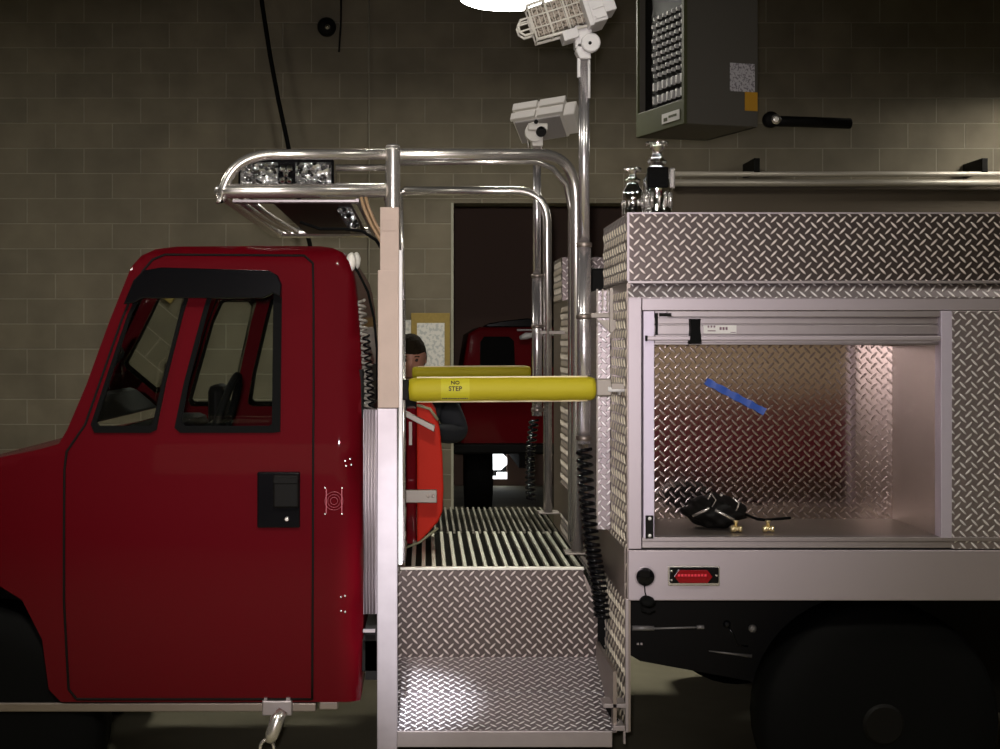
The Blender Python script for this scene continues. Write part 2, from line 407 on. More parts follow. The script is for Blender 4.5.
# unit heater
h0 = Vector((1.397, 8.0, 2.849)); hu = Vector((.955, .296, 0)); hv = Vector((-.296, .955, 0)); hz = Vector((0, 0, 1))
HM = Matrix((hu, hv, hz)).transposed()
def hbox(bm, u0, u1, v0, v1, z0, z1, bev=0):
    tb = NB(); box(tb, u0, u1, v0, v1, z0, z1, bev)
    for v in tb.verts: v.co = HM @ v.co+h0
    me = bpy.data.meshes.new('tmp'); tb.to_mesh(me); tb.free(); bm.from_mesh(me); bpy.data.meshes.remove(me); return bm
HL, HW, HH = .594, .433, 1.15
t = thing('unit_heater', 'olive green unit heater with a black louvred front hanging near the ceiling', 'heater', h0+hu*HW/2+hv*HL/2)
bm = NB()
hbox(bm, .0, HW, 0, .022, 0, HH, .004)      # near side panel
hbox(bm, .0, HW, HL-.022, HL, 0, HH, .004)
hbox(bm, HW-.02, HW, .022, HL-.022, 0, HH)
hbox(bm, .0, HW, .0, HL, HH-.02, HH)
hbox(bm, .0, HW, .02, HL-.02, .0, .02)
part('side_casing', bm, m_heat2, t)
bm = NB(); hbox(bm, -.012, .01, 0, HL, 0, .135, .003); hbox(bm, -.012, .01, 0, .03, .13, HH, .002); hbox(bm, -.012, .01, HL-.02, HL, .13, HH, .002); hbox(bm, -.012, .01, .03, HL-.02, .86, HH, .002)
part('front_panel', bm, m_heat, t)
bm = NB(); hbox(bm, .035, .045, .02, HL-.02, .1, .87); part('recess', bm, m_blkm, t)
bm = NB()
for r in range(11):
    for c_ in range(7):
        vv = .075+c_*.056+(.02 if r % 2 and r > 1 else 0)
        zz = (.165+r*.075) if r < 2 else .315+(r-2)*.040
        hh = .045 if r < 2 else .020
        hbox(bm, .012, .034, vv, vv+(.022 if r < 2 else .013), zz, zz+hh, .002)
part('louvre_vanes', bm, M('pale_vanes', (.48, .47, .46), .5), t)
bm = NB(); hbox(bm, .262, .412, -.003, .0, .187, .34); part('rating_plate', bm, m_print, t)
bm = NB(); hbox(bm, .352, .428, -.004, .0, .085, .187); part('warning_label', bm, m_orange, t)
bm = NB(); hbox(bm, -.016, -.012, .05, .26, .03, .085, .001); nl = part('name_badge', bm, m_paper, t)
bm = NB(); hbox(bm, -.0175, -.0155, .08, .175, .053, .066); hbox(bm, -.0175, -.0155, .19, .235, .04, .06, .001); part('badge_mark', bm, m_heat, nl)
bm = NB()
for u_, v_ in ((.1, .1), (.35, .1), (.1, .5), (.35, .5)):
    p = h0+hu*u_+hv*v_; tube(bm, [p+hz*HH, Vector((p.x, p.y, 6.2))], .008, 6)
part('hanger_rod', bm, m_blkm, t)
bm = NB(); p = P(765, 121, 8.3); tube(bm, [p, p+Vector((.14, .02, 0)), p+Vector((.25, .04, .0)), p+Vector((.5, .1, 0))], .03, 10)
lathe(bm, [(.02, 0), (.045, .005), (.045, .03), (.02, .04)], p+Vector((.02, -.03, 0)), (0, -1, 0))
part('gas_pipe', bm, m_blkm, t)
bm = NB(); lathe(bm, [(.025, 0), (.028, .012), (.012, .02)], p+Vector((.045, -.06, 0)), (0, -1, 0)); part('pipe_union', bm, m_chrome, t)

# ------------------------------------------------------------------ THE TRUCK
T = thing('fire_truck', 'red brush fire truck with polished rails, treadplate catwalk and aluminium rear body', 'fire truck', (.2, 6.1, 0))
YN, YF = 4.9, 6.95
def xz(pts): return [(X(a, YN), Z(b_, YN)) for a, b_ in pts]
# cab outline (px in the near side plane)
out = [(360, 703), (361.5, 640), (362, 560), (361.5, 480), (361, 420), (359.5, 370), (357.5, 330), (355, 300), (351.5, 275), (347, 260), (340, 250), (330, 245.5), (318, 243.5),
       (260, 243), (170, 244), (150, 247), (136, 254), (126, 266), (106, 320), (84, 385), (66, 430), (58, 444), (30, 452), (-20, 462), (-90, 478), (-118, 500), (-124, 560), (-122, 640), (-110, 668),
       (-98, 672), (-92, 640), (-72, 600), (-40, 580), (-10, 580), (22, 600), (42, 640), (48, 690), (60, 703)]
hole = [(272, 280), (280, 288), (280, 432), (272, 433), (180, 433), (174, 428), (182, 385), (200, 312), (208, 284), (213, 280)]
hole2 = [(186, 281), (189, 286), (181, 312), (164, 385), (156, 430), (150, 433), (94, 433), (90, 425), (102, 385), (124, 315), (138, 283), (142, 281)]
ROOFI = range(7, 18)
def yin(x, z):
    zb = Z(440, YN); zt = Z(243, YN)
    d = 0
    if z > zb: d += .075*((z-zb)/(zt-zb))**1.3
    e = zt-z
    if e < .05: d += .06*(1-math.sqrt(max(0, 1-((.05-max(e, 0))/.05)**2)))
    # rounded rear corner
    r = X(362, YN)-x
    if r < .05 and z < Z(300, YN)+.3: d += .05*(1-math.sqrt(max(0, 1-((.05-max(r, 0))/.05)**2)))
    # gentle belly crown of door
    zc = (z-Z(570, YN))/.55
    d += .02*min(1, zc*zc)
    return d
def inpoly(x, y, poly):
    c_ = False; j = len(poly)-1
    for i in range(len(poly)):
        xi, yi = poly[i]; xj, yj = poly[j]
        if (yi > y) != (yj > y) and x < (xj-xi)*(y-yi)/(yj-yi)+xi: c_ = not c_
        j = i
    return c_
def dens(poly, s):
    o_ = []
    for i in range(len(poly)):
        a = poly[i]; b_ = poly[(i+1) % len(poly)]; L = math.hypot(b_[0]-a[0], b_[1]-a[1]); n = max(1, int(L/s))
        for k in range(n): o_.append((a[0]+(b_[0]-a[0])*k/n, a[1]+(b_[1]-a[1])*k/n))
    return o_
def skin(outline, holes, spacing):
    """triangulated flat sheet, returns 2D verts and tris"""
    loops = [dens(outline, spacing)]+[dens(h_, spacing) for h_ in holes]
    vs = []; ed = []
    for L in loops:
        s = len(vs); vs += L; ed += [(s+i, s+(i+1) % len(L)) for i in range(len(L))]
    x0 = min(a for a, _ in outline); x1 = max(a for a, _ in outline); z0 = min(b_ for _, b_ in outline); z1 = max(b_ for _, b_ in outline)
    def dist(x, z):
        return min((x-a)**2+(z-b_)**2 for a, b_ in vs[:nb])**.5
    nb = len(vs); x = x0
    while x < x1:
        z = z0
        while z < z1:
            if inpoly(x, z, outline) and not any(inpoly(x, z, h_) for h_ in holes) and dist(x, z) > spacing*.5: vs.append((x, z))
            z += spacing
        x += spacing
    r = geometry.delaunay_2d_cdt([Vector(v) for v in vs], ed, [], 0, 1e-5)
    V, tris = r[0], []
    for f in r[2]:
        cx_ = sum(V[i].x for i in f)/len(f); cz_ = sum(V[i].y for i in f)/len(f)
        if inpoly(cx_, cz_, outline) and not any(inpoly(cx_, cz_, h_) for h_ in holes): tris.append(f)
    return V, tris, loops
O_ = xz(out); H_ = xz(hole)
H2_ = xz(hole2); V, tris, loops = skin(O_, [H_, H2_], .035)
bm = NB()
for side in (0, 1):
    f_ = (lambda x, z: YN+yin(x, z)) if side == 0 else (lambda x, z: YF-yin(x, z))
    vv = [bm.verts.new((v.x, f_(v.x, v.y), v.y)) for v in V]
    for tr in tris:
        f = bm.faces.new([vv[i] for i in (tr if side == 0 else tr[::-1])]); f.smooth = True
# roof / rear skin between the sides
path = dens(O_, .035)
def seg_skin(bm, lo, hi):
    pts = []
    for i in range(lo, hi+1):
        a = O_[i]; pts.append(a)
        if i < hi:
            b_ = O_[i+1]; L = math.hypot(b_[0]-a[0], b_[1]-a[1]); n = max(1, int(L/.035))
            for k in range(1, n): pts.append((a[0]+(b_[0]-a[0])*k/n, a[1]+(b_[1]-a[1])*k/n))
    N = 10; rows = []
    for x, z in pts:
        y0 = YN+yin(x, z); y1 = YF-yin(x, z)
        rows.append([bm.verts.new((x, y0+(y1-y0)*k/N, z+(.018*math.sin(PI*k/N) if z > Z(300, YN) else 0))) for k in range(N+1)])
    for i in range(len(rows)-1):
        for k in range(N):
            f = bm.faces.new((rows[i][k], rows[i+1][k], rows[i+1][k+1], rows[i][k+1])); f.smooth = True
seg_skin(bm, 5, 17)      # upper rear and roof
seg_skin(bm, 21, 28)     # hood and nose
seg_skin(bm, 0, 4)
# lower rear between rear window bottom and floor handled above; window in the back wall stays solid
bmesh.ops.remove_doubles(bm, verts=bm.verts[:], dist=.0005)
bmesh.ops.recalc_face_normals(bm, faces=bm.faces[:])
cab = part('cab', bm, m_red, T)
# rear wall strip between outline idx 4 and 5 as rear window
bm = NB(); xa, za = O_[4]; xb, zb = O_[5]
box(bm, xb-.004, xa+.002, YN+.06, YF-.06, za-.0, zb, 0); part('rear_trim', bm, m_blkm, cab)
# cab interior: seat, steering wheel, dash, floor
bm = NB(); box(bm, X(190, YN), X(352, YN), YN+.10, YF-.10, .52, .60); box(bm, X(345, YN), X(356, YN), YN+.1, YF-.1, .6, 1.35)
box(bm, X(66, YN), X(125, YN), YN+.12, YF-.12, .6, 1.36, .04); part('cab_interior', bm, m_blkm, cab)
bm = NB(); box(bm, X(262, YN), X(340, YN), YN+.2, YF-.2, .6, .98, .05); box(bm, X(306, YN), X(344, YN), YN+.2, YF-.2, .95, 1.42, .05); part('bench_seat', bm, m_coat, cab)
for yy in (5.35, 6.45):
    bm = NB(); c = Vector((X(205 if yy < 6 else 150, YN), yy, 1.40)) 
    if yy < 6: 
        tube(bm, [c+Vector((math.sin(a)*.05, math.cos(a)*.17, math.sin(a)*.16)) for a in [2*PI*k/24 for k in range(25)]], .014, 8, cap=False)
        tube(bm, [c, c+Vector((-.2, 0, -.12))], .02, 8)
        tube(bm, [c+Vector((0, -.16, 0)), c+Vector((0, .16, 0))], .012, 8)
        part('steering_wheel', bm, m_blk, cab)
    else:
        box(bm, c.x-.02, c.x+.05, yy-.13, yy+.10, 1.28, 1.50, .03); part('dash_monitor', bm, m_blkm, cab)
# windshield
bm = NB(); wa = O_[17]; wb = O_[20]
v = [bm.verts.new((wa[0], YN+.12, wa[1])), bm.verts.new((wa[0], YF-.12, wa[1])), bm.verts.new((wb[0], YF-.06, wb[1])), bm.verts.new((wb[0], YN+.06, wb[1]))]
bm.faces.new(v); r = bmesh.ops.extrude_face_region(bm, geom=bm.faces[:])
for e in r['geom']:
    if isinstance(e, bmesh.types.BMVert): e.co += Vector((.004, 0, .003))
part('windshield', bm, m_glass, cab)
# doors: near one detailed
def door(side):
    y_ = (lambda x, z: YN+yin(x, z)-.001) if side == 0 else (lambda x, z: YF-yin(x, z)+.001)
    s = -1 if side == 0 else 1
    def rib(pts, r):     # a seam following the skin
        bm = NB(); pp = []
        for i in range(len(pts)-1):
            a, b_ = pts[i], pts[i+1]
            for k in range(8):
                q = (a[0]+(b_[0]-a[0])*k/8, a[1]+(b_[1]-a[1])*k/8); x, z = X(q[0], YN), Z(q[1], YN); pp.append((x, y_(x, z), z))
        q = pts[-1]; x, z = X(q[0], YN), Z(q[1], YN); pp.append((x, y_(x, z), z))
        tube(bm, pp, r, 6); return bm
    d = part('cab_door', rib([(312, 700), (313, 560), (313, 400), (312, 300), (311, 262), (302, 254), (160, 253), (148, 258), (138, 270), (118, 320), (84, 425), (66, 452), (64, 470), (64, 600), (68, 690), (76, 700), (312, 700)], .0042), m_blkm, T, 'dark shut line of the red cab door')
    # window rubber frame
    fr_in = [(270, 286), (271.5, 290), (271.5, 424), (268, 426), (185, 426), (181, 422), (187, 385), (205, 312), (211, 290), (216, 286)]
    fr2_in = [(182, 286), (184, 290), (177, 312), (160, 385), (152, 424), (148, 426), (99, 426), (96, 422), (107, 385), (128, 315), (141, 288), (145, 286)]
    for hl, fi in ((hole, fr_in), (hole2, fr2_in)):
        V2, t2, _ = skin(xz(hl), [xz(fi)], .03)
        bm = NB(); vv = [bm.verts.new((v.x, y_(v.x, v.y)+s*.001, v.y)) for v in V2]
        for tr in t2: bm.faces.new([vv[i] for i in tr])
        r = bmesh.ops.extrude_face_region(bm, geom=bm.faces[:])
        for e in r['geom']:
            if isinstance(e, bmesh.types.BMVert): e.co.y += s*.008
        bmesh.ops.recalc_face_normals(bm, faces=bm.faces[:])
        part('window_frame', bm, m_blk, d)
        V2, t2, _ = skin(xz(hl), [], .06)
        bm = NB(); vv = [bm.verts.new((v.x, y_(v.x, v.y)-s*.004, v.y)) for v in V2]
        for tr in t2:
            f = bm.faces.new([vv[i] for i in tr]); f.smooth = True
        r = bmesh.ops.extrude_face_region(bm, geom=bm.faces[:])
        for e in r['geom']:
            if isinstance(e, bmesh.types.BMVert): e.co.y -= s*.004
        bmesh.ops.recalc_face_normals(bm, faces=bm.faces[:])
        part('window_glass', bm, m_glass, d)
    return d, y_
dn, yn_ = door(0); df, yf_ = door(1)
# rain visor
bm = NB()
vis = xz([(280, 297), (281, 284), (277, 275), (268, 270), (160, 267), (142, 270), (132, 280), (122, 304), (132, 303), (142, 298), (262, 298), (272, 293)])
prism(bm, vis, YN+.02, YN+.055, .004); part('rain_visor', bm, m_blkg, dn)
# handle
bm = NB()
yh = YN+.0
pbox(bm, 257, 300, 472, 528, yh-.012, yh+.02, .005); part('handle_bezel', bm, m_blkg, dn)
bm = NB(); pbox(bm, 273, 298.5, 475, 508, yh-.03, yh-.010, .006); pbox(bm, 273, 298, 478, 484, yh-.034, yh-.02, .003); part('door_handle', bm, m_blkm, dn)
bm = NB(); lathe(bm, [(.008, 0), (.008, .008), (.005, .011)], P(287, 519, yh-.012), (0, -1, 0), 14); part('lock_cylinder', bm, m_chrome, dn)
# small details: scatter of rivets and a badge on the rear quarter panel
bm = NB()
for a, b_ in ((325, 488), (342, 488), (325, 514), (342, 514), (341, 597), (345, 596), (341, 611), (345, 612), (345, 461), (350, 459), (346, 466), (351, 465)):
    x, z = X(a, YN), Z(b_, YN); lathe(bm, [(.004, -.002), (.004, .002), (.002, .004)], (x, YN+yin(x, z), z), (0, -1, 0), 8)
part('panel_rivets', bm, m_chrome, T)
bm = NB(); x, z = X(334, YN), Z(501, YN); yq = YN+yin(x, z)-.002
for k in range(3):
    R_ = .012+k*.009
    tube(bm, [(x+math.cos(a)*R_, yq, z+math.sin(a)*R_) for a in [2*PI*j/16 for j in range(17)]], .0012, 5, cap=False)
box(bm, x-.027, x-.024, yq-.001, yq+.001, z-.04, z+.04); box(bm, x+.024, x+.027, yq-.001, yq+.001, z-.04, z+.04)
part('panel_badge', bm, M('dull_badge', (.30, .05, .07), .4, .3), T)
# clearance lamps on rear roof corner
for a, b_, yy in ((351, 262, 5.05), (356, 261, 5.5)):
    bm = NB(); p = P(a, b_, yy); lathe(bm, [(.004, -.014), (.014, -.012), (.017, 0), (.013, .012), (.003, .016)], p, (.3, -.4, .3), 16)
    for v in bm.verts: v.co.z = p.z+(v.co.z-p.z)*1.9
    part('clearance_lamp', bm, m_cream2, T)
# running board
RB = NB(); pbox(RB, -100, 316, 703, 712, YN+.02, YN+.2, .004); rbo = part('running_board', RB, m_alud, T)
bm = NB(); pbox(bm, 319, 338, 702, 710, YN+.02, YN+.14, .004); part('board_end_cap', bm, m_alud, rbo)
bm = NB(); pbox(bm, 262, 292, 701, 716, YN-.005, YN+.04, .004)
pbox(bm, 264, 267, 698, 701, YN, YN+.03); pbox(bm, 286, 290, 698, 701, YN, YN+.03); part('hitch_bracket', bm, m_alu, rbo)
bm = NB(); tube(bm, [P(283, 710, YN-.03), P(277, 720, YN-.04), P(272, 735, YN-.05), P(269, 742, YN-.05)], [.018, .024, .022, .016], 12)
c = P(267, 748, YN-.05); tube(bm, [c+Vector((math.cos(a)*.022, 0, math.sin(a)*.026)) for a in [2*PI*k/24 for k in range(25)]], .0055, 8, cap=False)
part('towing_eye', bm, m_chrome, rbo)
# wheels
def wheel(x, y0, y1, r, parent):
    w_ = NB(); c = Vector((x, y0, r)); wd = y1-y0
    lathe(w_, [(r*.6, 0), (r*.75, -.0), (r*.95, .015), (r, .04), (r, wd-.04), (r*.95, wd-.015), (r*.75, wd), (r*.6, wd)], c, (0, 1, 0), 40)
    wo = part('wheel', w_, m_blk, parent)
    w2 = NB(); lathe(w2, [(.06, -.01), (.07, .0), (.10, .03), (r*.5, .05), (r*.6, .0), (r*.6, .06)], c, (0, 1, 0), 30); part('wheel_rim', w2, m_blkm, wo)
wheel(X(-25, YN), YN+.03, YN+.28, .40, T); wheel(X(-25, YN), YF-.28, YF-.03, .40, T)
# chassis
bm = NB(); box(bm, -2.4, 3.6, 5.50, 5.62, .55, .75); box(bm, -2.4, 3.6, 6.6, 6.72, .55, .75); box(bm, -.2, -.12, 5.0, 7.0, .55, .72)
box(bm, X(362, 5.0), X(377, 5.0), 5.0, 5.3, .58, .68)
box(bm, -1.6, -.22, 5.1, 6.8, .46, .52)
box(bm, -.1, .62, 5.45, 7.3, .48, .80); part('chassis_frame', bm, m_blkm, T)
bm = NB(); pbox(bm, 363, 375, 630, 632.5, 4.97, 4.99); part('chassis_strap', bm, m_alu, T)

# --- vertical louvre strip, cords behind the cab
bm = NB()
for i in range(4):
    px = 365.3+i*3
    tube(bm, [P(px, 409, 5.05), P(px, 614, 5.05)], .0045, 8)
pbox(bm, 363.5, 376.5, 410, 614, 5.055, 5.07); part('louvre_strip', bm, m_aluw, T)
bm = NB(); tube(bm, helix(P(359, 300, 5.1), P(369, 408, 5.1), .018, 15, 10), .0055, 6, cap=True); part('coiled_hose', bm, M('grey_hose', (.22, .20, .17), .4), T)
bm = NB(); tube(bm, helix(P(366, 335, 5.06), P(372, 408, 5.06), .011, 11, 10), .0035, 6); part('coiled_hose', bm, m_blkg, T)
bm = NB(); tube(bm, [P(x, y, 5.15) for x, y in ((350, 262), (358, 272), (368, 292), (374, 318), (377, 350), (377, 400))], .0045, 8); part('cord', bm, m_blk, T)
for dx in (0, 4.5):
    bm = NB(); tube(bm, [P(x+dx, y, 5.2) for x, y in ((361, 197), (364, 208), (371, 224), (379, 238), (386, 250))], .006, 8); part('cord', bm, m_tan, T)
bm = NB(); tube(bm, [P(x, y, 5.25) for x, y in ((300, 222), (320, 229), (345, 229), (362, 231), (376, 240), (390, 262))], .0055, 8); part('cord', bm, m_blk, T)

# --- tall post
Yp = 4.87
bm = NB()
pbox(bm, 377, 397.5, 408, 752, Yp, Yp+.06, .003); prism(bm, [(X(377, Yp), Z(750, Yp)), (X(398, Yp), Z(750, Yp)), (X(398, Yp), .30), (X(377, Yp), .30)], Yp, Yp+.05)
post = part('upright_post', bm, M('post_aluminium', (.37, .33, .355), .45, .6, noise=.12, nscale=18), T)
bm = NB(); pbox(bm, 380, 399, 207, 408, Yp-.004, Yp+.05, .003); pbox(bm, 377.8, 397.5, 270, 408, Yp-.0045, Yp+.055, .003)
pbox(bm, 382, 398, 219, 231, Yp-.0065, Yp, .001); part('masking_cover', bm, m_film, post, 'tan paper masking wrapped round the upper half of the post')
bm = NB(); pbox(bm, 398.6, 402.5, 250, 565, Yp+.01, Yp+.03, .002); part('edge_flange', bm, m_white, post)  # white colour stands in for the highlight along the aluminium flange
bm = NB(); Yt = 5.25
tube(bm, [P(392.8, 147, Yt), P(392.8, 150, Yt), Vector((X(392.8, Yt), Yt, .87))], .0265, 16)
lathe(bm, [(.0265, 0), (.024, .008), (.012, .012)], P(392.8, 147.5, Yt)); part('corner_tube', bm, m_chrome, T)
# --- roof rack over cab
Ya, Yz = 5.25, 7.25
r1 = .0185
zt_ = Z(154.5, Ya); zl = Z(191, Ya); xr = X(386, Ya); xf = X(222, Ya)
bm = NB()
tube(bm, fillet([(xr, Ya, zt_), (X(226, Ya), Ya, zt_), (X(222, Ya), Ya, zl-.01)], .17, 12), r1, 12)
fs_ = part('rack_rail', bm, m_chrome, T)
bm = NB(); tube(bm, fillet([(xr, Ya, zl), (xf-.01, Ya, zl), (xf-.01, Yz, zl), (xr, Yz, zl)], .05, 8), r1*1.4, 12); part('rack_frame', bm, m_chrome, T)
bm = NB()
tube(bm, [(X(335, Ya), Ya+.05, Z(166, Ya)), (xr, Ya+.05, Z(166, Ya))], .012, 10)
tube(bm, [(X(335, Ya), Ya+.05, Z(184, Ya)), (xr, Ya+.05, Z(184, Ya))], .010, 10)
tube(bm, [(xr, Ya, zl), (xr, Yz, zl)], .016, 10); tube(bm, [(X(360, Ya), Ya, zl), (X(360, Ya), Yz, zl)], .014, 10)
part('rack_crossbar', bm, m_chrome, T)
bm = NB(); box(bm, X(233, Ya+.12), X(357, Ya+.12), Ya+.10, Ya+.15, Z(203, Ya+.12), Z(200, Ya+.12), .002); box(bm, X(355, 5.3), X(358, 5.3), Ya+.1, Yz-.1, zl-.03, zl-.01); part('rack_angle', bm, m_alu, T)
bm = NB(); box(bm, X(272, 5.4), X(350, 5.4), 5.42, 6.95, zl-.028, zl-.018, .003); part('rack_plate', bm, M('maroon_roof_reflection', (.055, .020, .018), .5, spec=.2), T)  # maroon colour stands in for the red roof reflected in the aluminium plate
for k in range(2):
    bm = NB(); tube(bm, fillet([(X(252+k*9, 6.0), 5.5, zl), (X(256+k*9, 6.0), 6.2, zl-.012), (X(262+k*9, 6.0), 7.2, zl)], .3, 5), .012, 8); part('rack_brace', bm, m_chrome, T)
# scene light box on rack
bm = NB(); pbox(bm, 238, 334, 159, 188, 5.34, 5.55, .008); lb = part('light_bar', bm, m_blkg, T, 'clear faceted light bar mounted in the rack above the cab')
for a, b_, n in ((240, 253, 0), (254, 278, 0), (295, 331, 0)):
    bm = NB(); pbox(bm, a, b_, 162, 186, 5.31, 5.345, .006); part('clear_lens', bm, m_lens, lb)
for a in (252, 286):
    bm = NB()
    for dx, dy in ((-3.5, -5), (3.5, -5), (0, 0), (-3.5, 6), (3.5, 6)):
        lathe(bm, [(.004, -.01), (.011, 0), (.012, .006), (.003, .012)], P(a+dx, 174+dy, 5.325), (0, -1, 0), 12)
    part('lamp_cluster', bm, m_chromeb, lb)
bm = NB(); prism(bm, [(X(a, 5.6), Z(b_, 5.6)) for a, b_ in ((340, 203), (350, 204), (359, 224), (358, 230), (349, 230), (337, 210))], 5.58, 5.75, .006); part('rack_lamp', bm, m_lens, T)
# louvre look underside strips near rack end

# --- catwalk guard loops
def loop(px0, pxc, pxr, ytop, yb, Y, Y0, name):
    bm = NB(); bx_ = X(pxr, Y)
    pts = fillet([(X(px0, Y0), Y0, Z(ytop, Y0)), (bx_-.005, Y, Z(ytop, Y)), (bx_, Y, Z(yb, Y))], [(pxr-pxc)/F*Y*1.0], 14)
    tube(bm, pts, .0215, 14); o = part(name, bm, m_chrome, T)
    bm = NB(); box(bm, bx_-.05, bx_+.05, Y-.05, Y+.05, Z(yb, Y), Z(yb, Y)+.008, .002); part('base_flange', bm, m_brk, o)
    return o
loop(397, 530, 577, 154.5, 553, 5.76, 5.27, 'guard_rail')
lp = loop(404, 515, 548, 191, 513, 7.10, 7.08, 'guard_rail')
bm = NB(); tube(bm, fillet([(X(404, 7.08)+.02, 7.08, Z(191, 7.08)), (X(404, 7.08)-.02, 7.08, Z(191, 7.08)), (X(404, 7.08)-.02, 7.08, .87)], .03), .016, 12); part('rail_leg', bm, m_chrome, lp)
bm = NB(); tube(bm, [P(398, 162.5, 5.9), P(536, 161.5, 5.9), P(552, 168, 5.95), P(566, 184, 5.98), P(571, 210, 6.0), Vector((X(571, 6.0), 6.0, .88))], .0125, 12); part('guard_rail', bm, m_chrome, T)
bm = NB(); tube(bm, [P(403.5, 300, 5.3), Vector((X(403.5, 5.3), 5.3, .90))], .0075, 10)
tube(bm, [P(401, 210, 5.28), P(403.5, 300, 5.3)], .0075, 10); part('rail_leg', bm, m_chrome, T)

# --- deck
zd = .867
def deck(x0, x1, y0, y1, n, name, rm):
    bm = NB(); box(bm, x0, x1, y0, y1, zd-.03, zd-.012); o = part(name, bm, m_deckd, T)
    bm = NB(); w_ = (x1-x0)/n
    for i in range(n):
        xx = x0+i*w_
        box(bm, xx+w_*.12, xx+w_*.52, y0, y1, zd-.014, zd, .002, 1)
    part('deck_ribs', bm, rm, o)
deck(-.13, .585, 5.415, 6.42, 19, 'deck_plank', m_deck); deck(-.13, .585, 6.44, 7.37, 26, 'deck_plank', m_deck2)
bm = NB(); box(bm, -.101, .575, 5.392, 5.415, zd-.010, zd+.001, .002); part('deck_nosing', bm, M('bright_nosing', (.72, .70, .62), .4, .6), T)
# --- step well
bm = NB(); prism(bm, [(X(a, 5.4), Z(b_, 5.4)) for a, b_ in ((396, 568), (583, 568), (586, 588), (597.5, 604), (597.5, 658), (396, 658))], 5.4, 5.415); part('step_riser', bm, m_dia, T)
xs0, xs1 = -.105, .623
def slab(bm, x0, x1, ya, za, yb, zb, th=.006):
    v = [bm.verts.new(p) for p in ((x0, ya, za), (x1, ya, za), (x1, yb, zb), (x0, yb, zb), (x0, ya, za-th), (x1, ya, za-th), (x1, yb, zb-th), (x0, yb, zb-th))]
    fs = [bm.faces.new([v[i] for i in q]) for q in ((0, 1, 2, 3), (7, 6, 5, 4), (0, 4, 5, 1), (1, 5, 6, 2), (2, 6, 7, 3), (3, 7, 4, 0))]
    bmesh.ops.recalc_face_normals(bm, faces=fs)
bm = NB(); slab(bm, xs0, xs1, 5.15, .475, 5.40, .542); part('step_tread', bm, m_diat, T)
bm = NB(); slab(bm, xs0, xs1, 4.875, .412, 5.148, .472); part('step_tread', bm, m_diat, T)
bm = NB(); box(bm, X(397, 4.87), X(612, 4.87), 4.86, 4.875, Z(746.5, 4.87), Z(730.5, 4.87), .002); part('step_front_trim', bm, m_alu, T)
bm = NB(); box(bm, X(596, 5.39), X(596, 5.39)+.012, 4.9, 5.39, .40, .60)
prism(bm, [(X(586, 5.3), Z(575, 5.3)), (X(598, 5.3), Z(602, 5.3)), (X(598, 5.3), Z(655, 5.3)), (X(590, 5.3), Z(655, 5.3))], 5.42, 5.5)
part('step_cheek', bm, m_alud, T)
bm = NB(); pbox(bm, 603.5, 626.5, 704, 708, 4.90, 4.99, .001); pbox(bm, 613, 625, 726, 731, 4.88, 4.97, .001); pbox(bm, 623.5, 625.5, 731, 744, 4.88, 4.90); part('step_bracket', bm, m_alu, T)
bm = NB(); prism(bm, [(X(a, 4.95), Z(b_, 4.95)) for a, b_ in ((606, 709), (612, 709), (622, 726), (615, 726))], 4.95, 4.97); part('step_strut', bm, m_blkm, T)

# --- red curved panel on the catwalk
Yr = 6.0
bm = NB(); pts = [(416.5, 402), (430, 402), (436, 412), (440, 430), (442.5, 455), (443.5, 490), (442.5, 512), (438, 522), (417, 545)]
prism(bm, [(X(a, Yr), Z(b_, Yr)) for a, b_ in pts], Yr, Yr+.35, .008); rp = part('red_panel', bm, m_red2, T, 'rounded bright red panel standing at the cab end of the catwalk')
bm = NB(); pbox(bm, 406, 416.5, 408, 547, Yr+.12, Yr+.3, .01); part('inner_casing', bm, m_dred, rp)
bm = NB(); prism(bm, [(X(a, 5.9), Z(b_, 5.9)) for a, b_ in ((403, 410), (404, 416), (434, 432), (435, 426))], 5.9, 5.97, .002); part('upper_bracket', bm, m_brk, rp)
bm = NB(); pbox(bm, 404, 437, 490, 503, 5.9, 5.93, .003); lbk = part('lower_bracket', bm, m_brk, rp)
bm = NB()
for a in (428, 433): lathe(bm, [(.006, 0), (.006, .004), (.003, .006)], P(a, 496, 5.9), (0, -1, 0), 10)
part('bracket_bolts', bm, m_alud, lbk)
bm = NB(); tube(bm, [P(417, 405, 5.98), P(430, 409, 5.98), P(438, 420, 5.98)], .006, 8); tube(bm, [P(405, 548, 5.95), P(420, 542, 5.95), P(438, 528, 5.95)], .005, 8); part('panel_edge', bm, M('greenish_trim', (.28, .27, .16), .5), rp)
bm = NB(); pbox(bm, 409, 412, 422, 445, 6.02, 6.04); part('latch', bm, m_brk, rp)

# --- padded gate bars
def bar(x0, x1, y, z, r, decal):
    n = 20; bm = NB(); L = x1-x0
    prof = [(r*.55, 0), (r*.88, .006), (r*.97, .02)]+[(r*(1+.02*math.sin(i*1.3)), .02+(L-.04)*i/n) for i in range(1, n)]+[(r*.97, L-.02), (r*.85, L-.006), (r*.5, L)]
    lathe(bm, prof, (x0, y, z), (1, 0, .006), 28); o = part('padded_bar', bm, m_yel, T, 'yellow foam-padded gate bar')
    bm = NB()
    for a in (75, -75):
        a_ = math.radians(a)
        pts = [(x0+.03+(L-.06)*t/10, y-math.cos(a_)*r*1.0, z+math.sin(a_)*r*1.01+L*.006*t/10) for t in range(11)]
        tube(bm, pts, .0035, 6)
    part('pad_seam', bm, m_cream, o)
    return o
zb1 = Z(389.6, 5.0)
br = bar(X(408, 5.0), X(596, 5.0), 5.0, zb1, .041, True)
bar(X(412, 7.5), X(531, 7.5), 7.5, Z(372.5, 7.5), .030, False)
